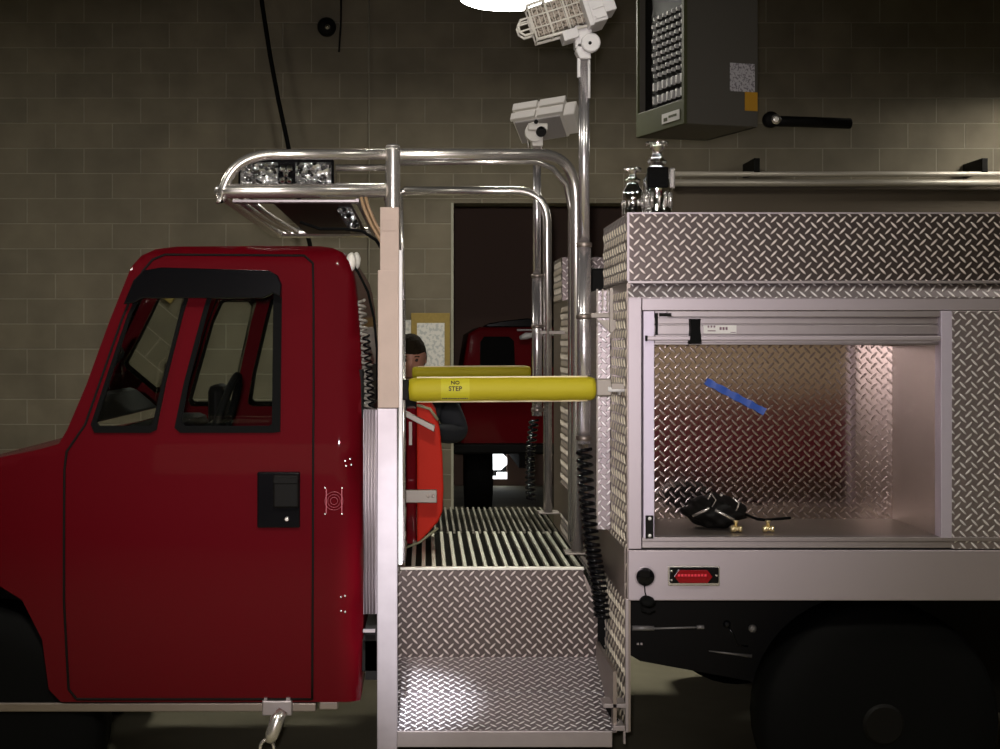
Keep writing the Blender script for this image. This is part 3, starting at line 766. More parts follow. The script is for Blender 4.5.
# decal wraps the front of the pad
bm = NB(); x0, x1 = X(441, 4.96), X(469.5, 4.96); rr = .0432; N = 10; rows = []
for k in range(N+1):
    a = math.radians(-58+116*k/N)
    rows.append([bm.verts.new((x, 5.0-math.cos(a)*rr, zb1+math.sin(a)*rr+.0008)) for x in (x0, x1)])
for k in range(N): bm.faces.new((rows[k][0], rows[k][1], rows[k+1][1], rows[k+1][0])).smooth = True
bmesh.ops.recalc_face_normals(bm, faces=bm.faces[:])
part('warning_decal', bm, m_yel2, br)
xc = (x0+x1)/2
for s_, dz, sz in (('NO', .0235, .0185), ('STEP', .0040, .0215)):
    a = math.asin(dz/rr)
    part('lettering', textbm(s_, sz, (xc, 5.0-math.cos(a)*rr-.0012, zb1+dz), (1, 0, 0), (0, math.sin(a), math.cos(a)), .0008), m_ink, br)
bm = NB()
a = math.asin(-.0285/rr); xx = x0+.004
while xx < x1-.006:
    w_ = random.uniform(.003, .008); box(bm, xx, xx+w_, 5.0-math.cos(a)*rr-.0018, 5.0-math.cos(a)*rr+.001, zb1-.0305, zb1-.0272); xx += w_+.0012
part('small_print', bm, m_ink, br)
# right hand clevis
bm = NB(); pbox(bm, 596.5, 612, 379, 396, 4.97, 5.03, .004); box(bm, X(611, 4.97), .664, 4.965, 5.03, Z(390, 4.97), Z(383, 4.97), .003); part('bar_clevis', bm, m_brk, T)
bm = NB(); lathe(bm, [(.021, 0), (.021, .008)], (X(619, 4.97), 5.0, zb1+.003), (1, 0, 0)); lathe(bm, [(.021, 0), (.021, .006)], (X(625, 4.97), 5.0, zb1+.003), (1, 0, 0))
tube(bm, [(X(608, 4.97), 4.975, zb1+.002), (X(626, 4.97), 4.975, zb1+.002)], .010, 12); part('clevis_pin', bm, m_white, T)
bm = NB(); pbox(bm, 402, 409, 380, 400, 4.97, 5.02, .004); part('bar_hinge', bm, m_blkm, T)

# --- utility body
XB = .663; XE = 3.9
YB0, YB1 = 4.9, 7.7
zc0 = Z(537, YB0); zc1 = Z(310, YB0)       # compartment opening
xo0, xo1 = X(653.5, YB0), X(940, YB0)
bodyT = Z(296, YB0); fas0 = Z(600, YB0)
def studs(bm, x, y0, y1, z0, z1, p=.064, h=.0045):
    # raised tread bars on a wall facing -x; material slot 1
    ny = int((y1-y0)/p*2); nz = int((z1-z0)/p*2)
    for i in range(ny):
        for j in range(nz):
            if (i+j) % 2: continue
            c = (y0+(i+.5)*p/2, z0+(j+.5)*p/2); sg = 1 if i % 2 else -1
            d = Vector((0, .7071, .7071*sg)); q = Vector((0, -.7071*sg, .7071)); L = p*.34; w_ = p*.07
            o_ = Vector((x, c[0], c[1]))
            base = [bm.verts.new(o_+d*L*a+q*w_*b_) for a, b_ in ((1, 0), (.5, 1), (-.5, 1), (-1, 0), (-.5, -1), (.5, -1))]
            t1 = bm.verts.new(o_+d*L*.55+Vector((-h, 0, 0))); t2 = bm.verts.new(o_-d*L*.55+Vector((-h, 0, 0)))
            for f in ((base[0], base[1], t1), (base[1], base[2], t2, t1), (base[2], base[3], t2), (base[3], base[4], t2), (base[4], base[5], t1, t2), (base[5], base[0], t1)):
                nf = bm.faces.new(f); nf.material_index = 1
    return bm
m_bar = M('worn_tread_bars', (.78, .70, .58), .45, .25)
bm = NB()
box(bm, XB, XB+.012, YB0+.01, YB1, .38+.02, Z(282, YB0))            # end wall facing the gap
studs(bm, XB, YB0+.015, 7.3, .41, Z(282, YB0))
bs = part('body_end_wall', bm, [m_alud, m_bar], T, 'treadplate end wall of the rear body facing the catwalk')
bm = NB(); slab(bm, XB-.004, XB, YB0+.02, 1, YB0+.03, 1)
bm.free()
bm = NB()
v = [bm.verts.new(p) for p in ((XB-.007, YB0+.012, Z(549, YB0)), (XB-.007, 7.3, Z(549, YB0)), (XB-.007, 7.3, Z(600, YB0)+.02), (XB-.007, YB0+.012, Z(600, YB0)))]
bm.faces.new(v); r = bmesh.ops.extrude_face_region(bm, geom=bm.faces[:])
for e in r['geom']:
    if isinstance(e, bmesh.types.BMVert): e.co.x += .003
part('smooth_skirt', bm, m_alud, bs)
bm = NB(); box(bm, XB-.006, XB+.004, YB0, YB0+.014, .40, Z(600, YB0)+.002, .001); part('edge_strip', bm, m_alu, bs)
bm = NB()    # corner guard raceway
box(bm, .612, XB, 5.33, 5.62, Z(530, 5.33), Z(290, 5.33), .004); rw = part('cable_raceway', bm, m_diaw, T, 'bright treadplate raceway box on the body end wall')
bm = NB()
for a in (596.5, 602, 607, 612): 
    pbox(bm, a, a+1.6, 289, 528 if a in (596.5, 612) else 311, 5.32, 5.335)
part('raceway_edges', bm, m_brk, rw)
bm = NB(); box(bm, XB-.001, XE, YB0+.012, YB1-.01, bodyT-.012, bodyT); part('body_roof', bm, m_alud, T)
bm = NB(); box(bm, XE-.012, XE, YB0+.01, YB1, .6, bodyT); box(bm, XB, XE, YB1-.02, YB1, fas0, bodyT); part('body_far_wall', bm, m_alud, T)
# lip strip of treadplate over the doors
bm = NB(); slab(bm, X(628, YB0), XE, YB0-.006, Z(297, YB0), YB0+.018, Z(283.5, YB0), .004); part('cornice_strip', bm, m_diaw, T)
bm = NB(); box(bm, X(628, YB0)-.002, XE, YB0-.010, YB0+.012, Z(283.5, YB0), Z(280.8, YB0), .001); part('cornice_bead', bm, m_alu, T)
# top storage boxes
bt = Z(281, YB0); btt = Z(213, YB0); btn = btt+.004
bm = NB(); box(bm, X(627.5, YB0), XE, YB0, 5.56, bt, btt, .002, 1); studs(bm, X(627.5, YB0)-.0003, YB0+.005, 5.55, bt+.004, btt-.004); tb_ = part('top_box', bm, [m_dia, m_bar], T, 'treadplate storage box along the top of the rear body')
bm = NB(); box(bm, X(627, YB0), X(629.3, YB0), YB0-.003, YB0+.002, bt, btt); box(bm, X(627, YB0), XE, YB0-.002, YB0+.003, btt-.003, btt+.002); part('box_edge', bm, m_aluw, tb_)
bm = NB(); box(bm, X(627.5, YB0), XE, 7.25, 7.7, bt, btt-.01, .002, 1); studs(bm, X(627.5, YB0)-.0003, 7.26, 7.69, bt+.004, btt-.014); part('top_box', bm, [m_dia, m_bar], T)
# outer frame
bm = NB(); box(bm, X(628, YB0), X(641.5, YB0), YB0-.002, YB0+.04, Z(549, YB0), Z(297, YB0), .002); part('corner_frame', bm, m_aluw, T)
bm = NB(); box(bm, X(642, YB0), XE, YB0-.004, YB0+.04, Z(310.5, YB0), Z(298, YB0), .002); part('head_frame', bm, m_aluw, T)
bm = NB(); box(bm, X(643, YB0), X(654, YB0), YB0-.010, YB0+.05, Z(538, YB0), Z(311, YB0), .002); box(bm, xo1, xo1+.036, YB0-.010, YB0+.05, Z(538, YB0), Z(311, YB0), .002); jf = part('door_jamb', bm, M('lilac_aluminium', (.56, .50, .60), .5, .5), T)
bm = NB(); box(bm, X(645, YB0), X(652.8, YB0), YB0-.016, YB0-.009, Z(538, YB0), Z(515, YB0), .001); jl = part('latch_plate', bm, m_blkm, jf)
bm = NB()
for b_ in (518, 535): lathe(bm, [(.006, 0), (.005, .003), (.002, .005)], (X(649, YB0), YB0-.016, Z(b_, YB0)), (0, -1, 0), 12)
part('latch_rivet', bm, m_white, jl)
bm = NB(); box(bm, xo1+.037, XE, YB0-.002, YB0+.03, Z(549, YB0), Z(311, YB0), .002); part('rear_panel', bm, m_diaw, T)
# sill
bm = NB(); box(bm, X(642, YB0), XE, YB0-.006, YB0+.05, Z(541, YB0), Z(537, YB0), .001); box(bm, X(642, YB0), XE, YB0-.001, YB0+.05, Z(548, YB0), Z(541, YB0), .002)
part('sill', bm, m_alu, T)
bm = NB()
bx0, bx1, bz0, bz1 = X(628, YB0), XE, Z(600.5, YB0), Z(550, YB0)
box(bm, bx0, bx1, YB0-.004, YB0+.04, bz0, bz1, .003); fa = part('lower_fascia', bm, m_aluw, T)
# fascia fuel cap and tether
bm = NB(); lathe(bm, [(.030, 0), (.030, .010), (.026, .016), (.010, .018)], P(645, 576.5, YB0-.004), (0, -1, 0), 28); pbox(bm, 640, 650, 570, 578, YB0-.035, YB0-.02, .003); fc = part('fuel_cap', bm, m_blkg, T)
bm = NB(); lathe(bm, [(.0315, 0), (.0335, .004), (.0315, .006)], P(645, 576.5, YB0-.004), (0, -1, 0), 28); part('cap_ring', bm, m_aluw, fc)
bm = NB(); tube(bm, [P(x, y, YB0-.025) for x, y in ((644.5, 585), (645, 592), (647, 599), (647, 606))], .0022, 6); part('cap_tether', bm, m_blk, fc)
bm = NB(); lathe(bm, [(.022, 0), (.026, .006), (.022, .014), (.01, .02)], P(647, 603, YB0-.02), (.1, -.5, 1), 20)
tube(bm, [P(640, 603, YB0-.03)+Vector((0, 0, 0)), P(642, 611, YB0-.03), P(649, 613, YB0-.03), P(655, 610, YB0-.03)], .003, 6); part('hanging_cap', bm, m_blk, fc)
# marker light
bm = NB(); pbox(bm, 668, 720, 566, 586, YB0-.010, YB0-.003, .004); mk = part('marker_light', bm, m_chrome, T)
bm = NB(); pbox(bm, 670, 719, 567.5, 583.5, YB0-.018, YB0-.009, .004); part('lamp_body', bm, m_blkg, mk)
bm = NB(); prism(bm, [(X(a, YB0), Z(b_, YB0)) for a, b_ in ((673, 575.5), (678, 569), (706, 569), (711, 575.5), (706, 582), (678, 582))], YB0-.030, YB0-.016, .003); part('red_lens', bm, m_redlens, mk)
bm = NB()
for k in range(9): pbox(bm, 678+k*3.3, 680.2+k*3.3, 574.3, 576.6, YB0-.0325, YB0-.029, .0004)
part('lens_prism', bm, M('pink_red_glint', (.75, .03, .06), .4), mk)  # brighter red pieces stand in for the reflection at the lens centre
bm = NB()
for a, b_ in ((671.5, 571), (671.5, 580), (716.5, 575.5)): lathe(bm, [(.004, 0), (.004, .003), (.002, .004)], P(a, b_, YB0-.018), (0, -1, 0), 10)
part('lamp_screw', bm, m_chrome, mk)
# compartment interior
ci = .53
bm = NB()
box(bm, xo0-.02, xo1+.02, YB0+ci, YB0+ci+.01, zc0-.02, bodyT-.02); part('compartment_back', bm, m_diai, T, 'polished treadplate back wall inside the open compartment')
bm = NB(); box(bm, xo0-.02, xo0-.008, YB0+.05, YB0+ci, zc0-.02, bodyT-.02); box(bm, xo1+.01, xo1+.02, YB0+.05, YB0+ci, zc0-.02, bodyT-.02); part('compartment_side', bm, m_alud, T)
bm = NB(); box(bm, xo0-.02, xo1+.02, YB0+.05, YB0+ci, zc0-.02, zc0-.002); part('compartment_floor', bm, m_alud, T)
# roll up door
yr = YB0+.02
bm = NB()
box(bm, xo0, xo1, yr+.03, yr+.22, Z(333, YB0), Z(311, YB0), .02)
for a, b_, d_ in ((311, 317, .020), (317.5, 324, .008), (325, 334.5, .010), (342, 345, .006)):
    box(bm, xo0+(.0 if a > 316 else .045), xo1, yr-d_, yr+.03, Z(b_, YB0), Z(a, YB0), .002)
box(bm, xo0+.008, xo1, yr, yr+.04, Z(345, YB0), Z(311, YB0))
rd = part('roll_up_door', bm, m_alu, T, 'rolled-up slatted aluminium compartment door')
bm = NB(); box(bm, X(645, YB0), xo1-.005, yr-.045, yr-.025, Z(340.5, YB0), Z(336, YB0), .003); part('pull_bar', bm, m_aluw, rd)
bm = NB(); box(bm, X(644.5, YB0), X(646.5, YB0), yr-.047, yr-.024, Z(341, YB0), Z(335.5, YB0), .001); box(bm, X(659, YB0), X(671, YB0), yr-.03, yr-.02, Z(316.5, YB0), Z(313, YB0)); box(bm, X(655.5, YB0), X(658, YB0), yr-.02, yr+.02, Z(335, YB0), Z(313, YB0)); part('door_stop', bm, m_blkm, rd)
bm = NB(); prism(bm, [(X(a, YB0), Z(b_, YB0)) for a, b_ in ((689, 319), (699, 319), (698.5, 328), (700, 344), (688, 344), (689.5, 330))], yr-.055, yr-.01, .003); part('door_strap', bm, m_blk, rd)
bm = NB(); box(bm, X(704, YB0), X(737, YB0), yr-.0125, yr-.009, Z(333.5, YB0), Z(325.3, YB0)); ds = part('door_sticker', bm, m_paper, rd)
bm = NB(); 
for a in (708, 711, 714): box(bm, X(a, YB0), X(a+1.7, YB0), yr-.0135, yr-.012, Z(327.5, YB0), Z(325.6, YB0))
for a in (720, 723, 726): box(bm, X(a, YB0), X(a+2, YB0), yr-.0135, yr-.012, Z(330, YB0), Z(327, YB0))
box(bm, X(708, YB0), X(716, YB0), yr-.0135, yr-.012, Z(331.3, YB0), Z(330.3, YB0)); box(bm, X(731, YB0), X(736, YB0), yr-.0135, yr-.012, Z(332.6, YB0), Z(332, YB0))
part('sticker_print', bm, M('faded_print', (.16, .09, .12), .7), ds)
# undercarriage on right
bm = NB(); box(bm, XB+.02, XE, 5.0, 7.6, fas0+.0, fas0+.012); box(bm, XB+.02, 1.35, 5.65, 6.5, .66, fas0); part('underbody', bm, m_blkm, T)
bm = NB(); tube(bm, [P(632, 628, 5.1), P(654, 628, 5.1)], .0085, 12); tube(bm, [P(652, 628.5, 5.1), P(704, 627, 5.1)], .0035, 8); tube(bm, [P(697, 627, 5.1), P(704, 627, 5.1)], .007, 8); part('gas_strut', bm, M('grey_strut', (.30, .29, .28), .45, .3), T)
bm = NB(); lathe(bm, [(.004, 0), (.012, .002), (.013, .012), (.006, .016)], P(727, 624, 5.15), (-.3, -1, .2), 14); tube(bm, [P(728, 626, 5.15), P(733, 634, 5.15), P(737, 645, 5.15), P(748, 646, 5.15)], .003, 6); part('brake_line', bm, m_blkg, T)
bm = NB(); lathe(bm, [(.004, 0), (.013, .002), (.014, .012), (.006, .016)], P(752, 628, 5.15), (0, -1, 0), 14); lathe(bm, [(.002, 0), (.006, .15)], P(709, 651, 5.2), (1, 0, -.12), 8); part('frame_bolt', bm, M('dull_bolt', (.22, .21, .20), .5, .5), T)
bm = NB(); tube(bm, fillet([P(684, 665, 5.6), P(684, 662, 5.6), P(709, 668, 5.6), P(709, 672, 5.6)], .004), .005, 6); part('shackle', bm, m_alud, T)
bm = NB(); prism(bm, [(X(a, 5.3), Z(b_, 5.3)) for a, b_ in ((630, 600), (1100, 600), (1100, 715), (775, 707), (765, 694), (750, 681), (700, 672), (640, 661), (630, 655))], 5.3, 5.36); part('fuel_tank', bm, m_blkm, T)
wheel(X(893, YN), YN+.10, YN+.36, .40, T); wheel(X(893, YN), 7.3, 7.56, .40, T)
bm = NB(); pbox(bm, 637, 639, 643, 645, 5.29, 5.30); pbox(bm, 640.5, 642.5, 643, 645, 5.29, 5.30); part('tank_rivet', bm, m_alu, T)

# black case on body top
bm = NB(); box(bm, .74, 1.2, 6.7, 7.15, bodyT+.003, Z(268, 6.7), .01); solo('equipment_case', bm, m_blkm, 'square black case on top of the rear body, behind the near light mast', 'case')

# ------------------------------------------------------------------ light masts
def mast(px, Y, ybase, ysplit, ytop, rl, rs, label):
    t = thing('light_mast', label, 'light mast', P(px, ybase, Y), None)
    bm = NB(); tube(bm, [P(px, ybase, Y), P(px, ysplit, Y)], rl, 18); lo = part('outer_tube', bm, m_satin, t)
    bm = NB()
    for yy in (ysplit, ysplit+(ybase-ysplit)*.36, ybase-6): lathe(bm, [(rl+.001, 0), (rl+.004, .002), (rl+.004, .016), (rl+.001, .018)], P(px, yy, Y)-Vector((0, 0, .009)))
    part('tube_collar', bm, m_alud, lo)
    bm = NB(); tube(bm, [P(px, ysplit, Y), P(px, ytop, Y)], rs, 16); part('inner_tube', bm, m_satin, t)
    return t
Yn = 5.3
tn = mast(584, Yn, 444, 245, 62, .0245, .0195, 'near telescopic light mast with caged floodlight tilted towards the lamp')
def cage_head(t):
    # local frame: u along the lamp (towards upper right), n up, y depth
    ang = math.radians(17.5); u = Vector((math.cos(ang), 0, math.sin(ang))); n = Vector((-math.sin(ang), 0, math.cos(ang))); y = Vector((0, 1, 0))
    o = P(527, 28, Yn); s = Yn/F
    R = Matrix((u, y, n)).transposed()
    def lb_(bm, a0, a1, y0, y1, n0, n1, bev=0):
        tb = NB(); box(tb, a0*s, a1*s, y0*s, y1*s, n0*s, n1*s, bev)
        for v in tb.verts: v.co = R @ v.co+o
        me = bpy.data.meshes.new('tmp'); tb.to_mesh(me); tb.free(); bm.from_mesh(me); bpy.data.meshes.remove(me)
    def lt(bm, pts, r): tube(bm, [R @ (Vector(p)*s)+o for p in pts], r*s, 8)
    bm = NB(); lb_(bm, 61, 76, -26, 26, -20, 22, .004); lb_(bm, 76, 88, -20, 20, -12, 12, .004); lb_(bm, 56, 61, -30, 30, -22, 24, .003)
    for k in range(4): lb_(bm, 64, 75, -28, 28, -17+k*10, -14+k*10)
    hd = part('floodlight', bm, m_white, t, 'white floodlight housing')
    bm = NB(); lb_(bm, 6, 58, -9, 9, -13, 16, .004); part('reflector', bm, m_mesh, hd)
    bm = NB()
    for yy in (-12, 12):
        for nn in (-16, 19): lt(bm, [(4, yy, nn), (58, yy, nn+(2 if nn > 0 else -2))], 1.6)
    for a in (5, 22, 40):
        lt(bm, [(a, -12, -16), (a, -12, 19)], 1.0); lt(bm, [(a, 12, -16), (a, 12, 19)], 1.0)
        lt(bm, [(a, -12, 19), (a, 12, 19)], 1.0); lt(bm, [(a, -12, -16), (a, 12, -16)], 1.0)
    for nn in (-5, 7): lt(bm, [(4, -12, nn), (58, -12, nn)], .8)
    for k in range(10): lt(bm, [(8+k*5, -12, -15), (8+k*5, -12, 18)], .35)
    part('wire_cage', bm, m_cream2, hd)
    bm = NB()
    hx = [(4, -8), (4, 8), (-5, 8), (-9, 3), (-9, -3), (-5, -8), (4, -8)]
    lt(bm, [(a, -8, b_) for a, b_ in hx], 1.3); lt(bm, [(a, 8, b_) for a, b_ in hx], 1.3)
    for b_ in (-3, 3): lt(bm, [(4, -8, b_), (-9, -8, b_)], .9)
    part('end_guard', bm, m_cream2, hd)
    bm = NB(); lb_(bm, 30, 46, -14, 14, -26, -16, .003); part('ballast_box', bm, m_white, hd)
    bm = NB(); lathe(bm, [(.030, 0), (.034, .004), (.034, .03), (.03, .034)], P(590, 44, Yn-.02), (0, -1, 0), 24)
    pbox(bm, 575, 592, 25, 48, Yn-.03, Yn+.03, .006); prism(bm, [(X(a, Yn), Z(b_, Yn)) for a, b_ in ((577, 44), (590, 48), (590, 60), (579, 60), (575, 52))], Yn-.03, Yn+.03, .004)
    yk = part('yoke', bm, m_white, t)
    bm = NB(); lathe(bm, [(.006, 0), (.006, .004)], P(590, 43, Yn-.054), (0, -1, 0), 12); part('pivot_bolt', bm, m_blkm, yk)
    bm = NB(); pbox(bm, 577.5, 580.5, 58, 77, Yn-.02, Yn, .001); tube(bm, [P(589, 60, Yn-.02), P(589, 98, Yn-.02)], .005, 8); part('cord_clip', bm, m_white, t)
cage_head(tn)
bm = NB()
pts = []
base = [P(584, 449, Yn), P(587, 500, Yn), P(592, 545, Yn), P(598, 580, Yn-.02), P(602, 617, Yn-.05)]
N = 26*10
for i in range(N+1):
    t_ = i/N*(len(base)-1); k = min(int(t_), len(base)-2); c = base[k].lerp(base[k+1], t_-k); a = 2*PI*i/10
    pts.append(c+Vector((math.cos(a)*.024, math.sin(a)*.024, 0)))
tube(bm, pts, .0068, 6); part('coiled_cord', bm, m_blkg, tn)
bm = NB(); box(bm, X(590, 5.3), XB, 5.27, 5.31, Z(318, 5.3), Z(313, 5.3), .002)
prism(bm, [(X(597, 5.2), Z(320, 5.2)), (X(624, 5.2), Z(320, 5.2)), (X(611, 5.2), Z(333, 5.2))], 5.2, 5.21)
box(bm, X(609.5, 5.19), X(612.5, 5.19), 5.18, 5.2, Z(332, 5.19), Z(288, 5.19)); part('mast_bracket', bm, m_brk, tn)
tf = mast(537, 7.1, 416, 276, 139, .024, .0195, 'far telescopic light mast with a closed cream floodlight, between the guard rails')
# far head
bm = NB(); Yh = 7.1; s = Yh/F
Rz = Matrix.Rotation(math.radians(5), 3, 'Y') 
hc = P(543, 114, Yh)
fo_ = P(511, 121, 6.98)
FA = Matrix(((49*s, 12*s, 3.5*s), (-.03, .20, -.02), (7*s, -15*s-.012, 17*s))) 
def fb(bm, a0, a1, d0, d1, n0, n1, bev=0):
    tb = NB(); box(tb, a0, a1, d0, d1, n0, n1)
    for v in tb.verts: v.co = FA @ v.co+fo_
    bmesh.ops.recalc_face_normals(tb, faces=tb.faces[:])
    if bev: bmesh.ops.bevel(tb, geom=tb.edges[:], offset=bev, segments=2, affect='EDGES', profile=.5)
    me = bpy.data.meshes.new('tmp'); tb.to_mesh(me); tb.free(); bm.from_mesh(me); bpy.data.meshes.remove(me)
bm = NB()
fb(bm, .02, 1, .04, 1, .0, .96, .006); fb(bm, .98, 1.22, .15, .95, .05, .80, .006)
for k in range(2):
    fb(bm, -.02, .47, -.04, .06, .02+k*.52, .40+k*.52, .003); fb(bm, .51, 1.02, -.04, .06, .02+k*.52, .40+k*.52, .003)
fh = part('floodlight', bm, m_cream2, tf)
bm = NB(); fb(bm, .06, .95, .08, .94, -.05, .01); part('lens_panel', bm, M('grey_lens_panel', (.30, .28, .26), .4), fh)
bm = NB(); pbox(bm, 528, 548, 123, 130, Yh-.14, Yh-.02, .006); lathe(bm, [(.045, 0), (.045, .05)], P(534, 133, Yh-.06), (0, -1, 0), 20); pbox(bm, 532, 543, 130, 146, Yh-.08, Yh+.02, .004)
fy = part('yoke', bm, m_cream2, tf)
bm = NB(); lathe(bm, [(.024, 0), (.024, .02)], P(541, 132, Yh-.12), (0, -1, 0), 16); lathe(bm, [(.01, 0), (.01, .01)], P(536, 122, Yh-.15), (0, -1, 0), 12); part('tilt_knob', bm, m_blkm, fy)
bm = NB(); tube(bm, [P(528, 134, Yh), P(528, 152, Yh)], .004, 8); tube(bm, [P(541.5, 140, Yh-.03), P(541.5, 156, Yh-.03)], .004, 8); part('cord_clip', bm, m_chrome, tf)
bm = NB(); tube(bm, helix(P(534, 420, 7.1), P(531, 500, 7.1), .02, 16, 9, P(528, 460, 7.1)), .006, 6); part('coiled_cord', bm, m_blkg, tf)
bm = NB(); box(bm, X(540, 7.1), XB, 7.08, 7.11, Z(334, 7.1), Z(331, 7.1)); part('mast_bracket', bm, m_brk, tf)

# ------------------------------------------------------------------ chrome nozzles on the top box
def nozzle(cx, Y, zb, zt, rw, label, win):
    t = thing('chrome_nozzle', label, 'nozzle', (cx, Y, zb)); H = zt-zb
    bm = NB(); pr = [(rw*.95, 0), (rw, .01), (rw, .03), (rw*.86, .045), (rw*.9, H*.3), (rw*.98, H*.36), (rw*.95, H*.5), (rw*.62, H*.62), (rw*.42, H*.7), (rw*.55, H*.74), (rw*.36, H*.80), (rw*.30, H*.86), (rw*.5, H*.90), (rw*.5, H*.94), (rw*.2, H*.98)]
    lathe(bm, pr, (cx, Y, zb), seg=28); part('nozzle_body', bm, m_chromeb, t)
    bm = NB()
    for k in range(12):
        a = 2*PI*k/12; c, s_ = math.cos(a), math.sin(a)
        tube(bm, [(cx+c*rw*.95, Y+s_*rw*.95, zb+.04), (cx+c*rw*.95, Y+s_*rw*.95, zb+H*.33)], rw*.09, 6)
    part('grip_ribs', bm, m_chrome, t)
    if win:
        bm = NB(); box(bm, cx-rw*.75, cx+rw*.6, Y-rw*1.12, Y-rw*.5, zb+H*.38, zb+H*.64, .004); part('black_band', bm, m_blk, t)
        bm = NB(); box(bm, cx+rw*.75, cx+rw*1.15, Y-rw*.5, Y+rw*.4, zb+H*.38, zb+H*.64, .006); part('side_lug', bm, m_chrome, t)
    bm = NB()
    for k in range(5):
        a = PI*k/4-PI
        lathe(bm, [(.003, -.006), (.009, 0), (.003, .008)], (cx+math.cos(a)*rw*.62, Y+math.sin(a)*rw*.4, zt-.012), (math.cos(a), 0, .6), 8)
        lathe(bm, [(.003, -.006), (.008, 0), (.003, .008)], (cx+math.cos(a)*rw*.5, Y+math.sin(a)*rw*.4, zb+H*.72), (math.cos(a), 0, .6), 8)
    part('rocker_lugs', bm, m_chromeb, t)
nozzle(X(657, 5.2), 5.2, btn, Z(140, 5.2), .052, 'taller chrome nozzle with a black band, on the treadplate box', True)
nozzle(X(632.5, 5.15), 5.15, btn, Z(166, 5.15), .037, 'shorter chrome nozzle at the left corner of the treadplate box', False)

# ------------------------------------------------------------------ things in the compartment
zf = zc0-.002
t = thing('gear_bag', 'crumpled black bag with silver clips lying on the compartment floor', 'bag', (X(715, 5.15), 5.15, zf))
bm = NB(); bmesh.ops.create_icosphere(bm, subdivisions=4, radius=1)
for v in bm.verts:
    c = v.co; k = 1+.10*math.sin(c.x*5+c.y*3)*math.cos(c.z*6)+.05*math.sin(c.x*13+c.z*9)
    hgt = .062 if c.z > 0 else .058
    sk = 1-.32*max(0, c.x)
    v.co = Vector((X(715, 5.15)+c.x*k*.108, 5.15+c.y*k*.10, zf+.056+c.z*k*hgt*sk))
    v.co.z = max(v.co.z, zf)
part('bag_body', bm, m_blkm, t, smooth=True)
bm = NB(); tube(bm, [P(693, 516, 5.06), P(699, 513, 5.04), P(706, 510, 5.03), P(709, 508, 5.03)], .005, 8); tube(bm, [P(715, 510, 5.03), P(723, 514, 5.03), P(734, 520, 5.03)], .005, 8)
tube(bm, [P(733, 498, 5.05), P(739, 503, 5.05), P(736, 511, 5.05)], .0035, 6); lathe(bm, [(.006, 0), (.004, .006)], P(721, 495, 5.03), (0, -1, 0), 10)
tube(bm, [P(708, 500, 5.03), P(711, 493, 5.03), P(716, 500, 5.03), P(712, 507, 5.03)], .002, 6)
part('silver_clip', bm, m_chrome, t)
bm = NB(); tube(bm, [P(744, 514, 5.2), P(757, 519, 5.15), P(765, 520, 5.1), P(790, 518, 5.2)], .005, 8); part('strap', bm, m_blk, t)
for (a, b_, lab) in ((736, 524, 'small brass coupling against the right end of the black bag'), (768, 524, 'small brass coupling lying apart, right of the black bag')):
    t = thing('brass_coupling', lab, 'coupling', (X(a, 5.02), 5.02, zf), 'brass couplings on the compartment floor')
    bm = NB(); lathe(bm, [(.007, 0), (.012, .004), (.012, .014), (.008, .018), (.008, .028), (.011, .03), (.011, .04)], (X(a, 5.02)-.02, 5.02, zf+.014), (1, -.15, 0), 16); part('coupling_body', bm, m_brass, t)
    bm = NB(); lathe(bm, [(.006, 0), (.006, .022), (.009, .024), (.009, .03)], (X(a, 5.02), 5.02, zf+.012), (0, 0, 1), 12); part('coupling_neck', bm, m_brass, t)
bm = NB(); yy = YB0+ci-.012
w0 = P(706, 381, yy); w1 = P(765, 412, yy); d = (w1-w0).normalized(); nn = Vector((-d.z, 0, d.x)).normalized()
rows = []
for k in range(13):
    q = w0.lerp(w1, k/12); wob = .002*math.sin(k*1.9); hw = .0125+.002*math.sin(k*2.3)
    rows.append([bm.verts.new(q+nn*hw+Vector((0, wob, 0))), bm.verts.new(q-nn*hw+Vector((0, wob*.5, 0)))])
for k in range(12): bm.faces.new((rows[k][0], rows[k+1][0], rows[k+1][1], rows[k][1]))
r = bmesh.ops.extrude_face_region(bm, geom=bm.faces[:])
for e in r['geom']:
    if isinstance(e, bmesh.types.BMVert): e.co.y += .003
bmesh.ops.recalc_face_normals(bm, faces=bm.faces[:])
solo('tape_strip', bm, m_blue, 'strip of blue tape stuck diagonally on the compartment back wall', 'tape')

# ------------------------------------------------------------------ second truck
Y2 = 14.5
t = thing('parked_truck', 'second red truck parked in the dark bay beyond the opening', 'truck', (X(463, Y2)+1.0, Y2+1, 0))
x0 = X(463, Y2); bm = NB()
prism(bm, [(x0-.02, .62), (x0-.02, 1.2), (x0, 1.45), (x0+.05, Z(334, Y2)), (x0+.16, Z(327, Y2)), (x0+1.8, Z(327, Y2)), (x0+1.95, Z(334, Y2)), (x0+2.02, 1.2), (x0+2.02, .62)], Y2, Y2+1.9, .03)
tb2 = part('cab', bm, m_dred, t)
bm = NB(); prism(bm, [(X(a, Y2), Z(b_, Y2)) for a, b_ in ((480, 367), (480, 342), (484, 336.5), (509, 336.5), (514, 341), (515, 367))], Y2-.02, Y2+.02, .005); part('cab_window', bm, m_blk, tb2)
bm = NB(); prism(bm, [(X(a, Y2), Z(b_, Y2)) for a, b_ in ((531, 367), (532, 342), (560, 337), (600, 337), (610, 345), (610, 367))], Y2-.02, Y2+.02, .005); part('cab_window', bm, m_blk, tb2)
bm = NB(); prism(bm, [(X(a, Y2), Z(b_, Y2)) for a, b_ in ((483, 327), (490, 323), (508, 320), (528, 318), (560, 320), (562, 327))], Y2+.2, Y2+.9, .01); part('roof_beacon', bm, m_blkg, t)
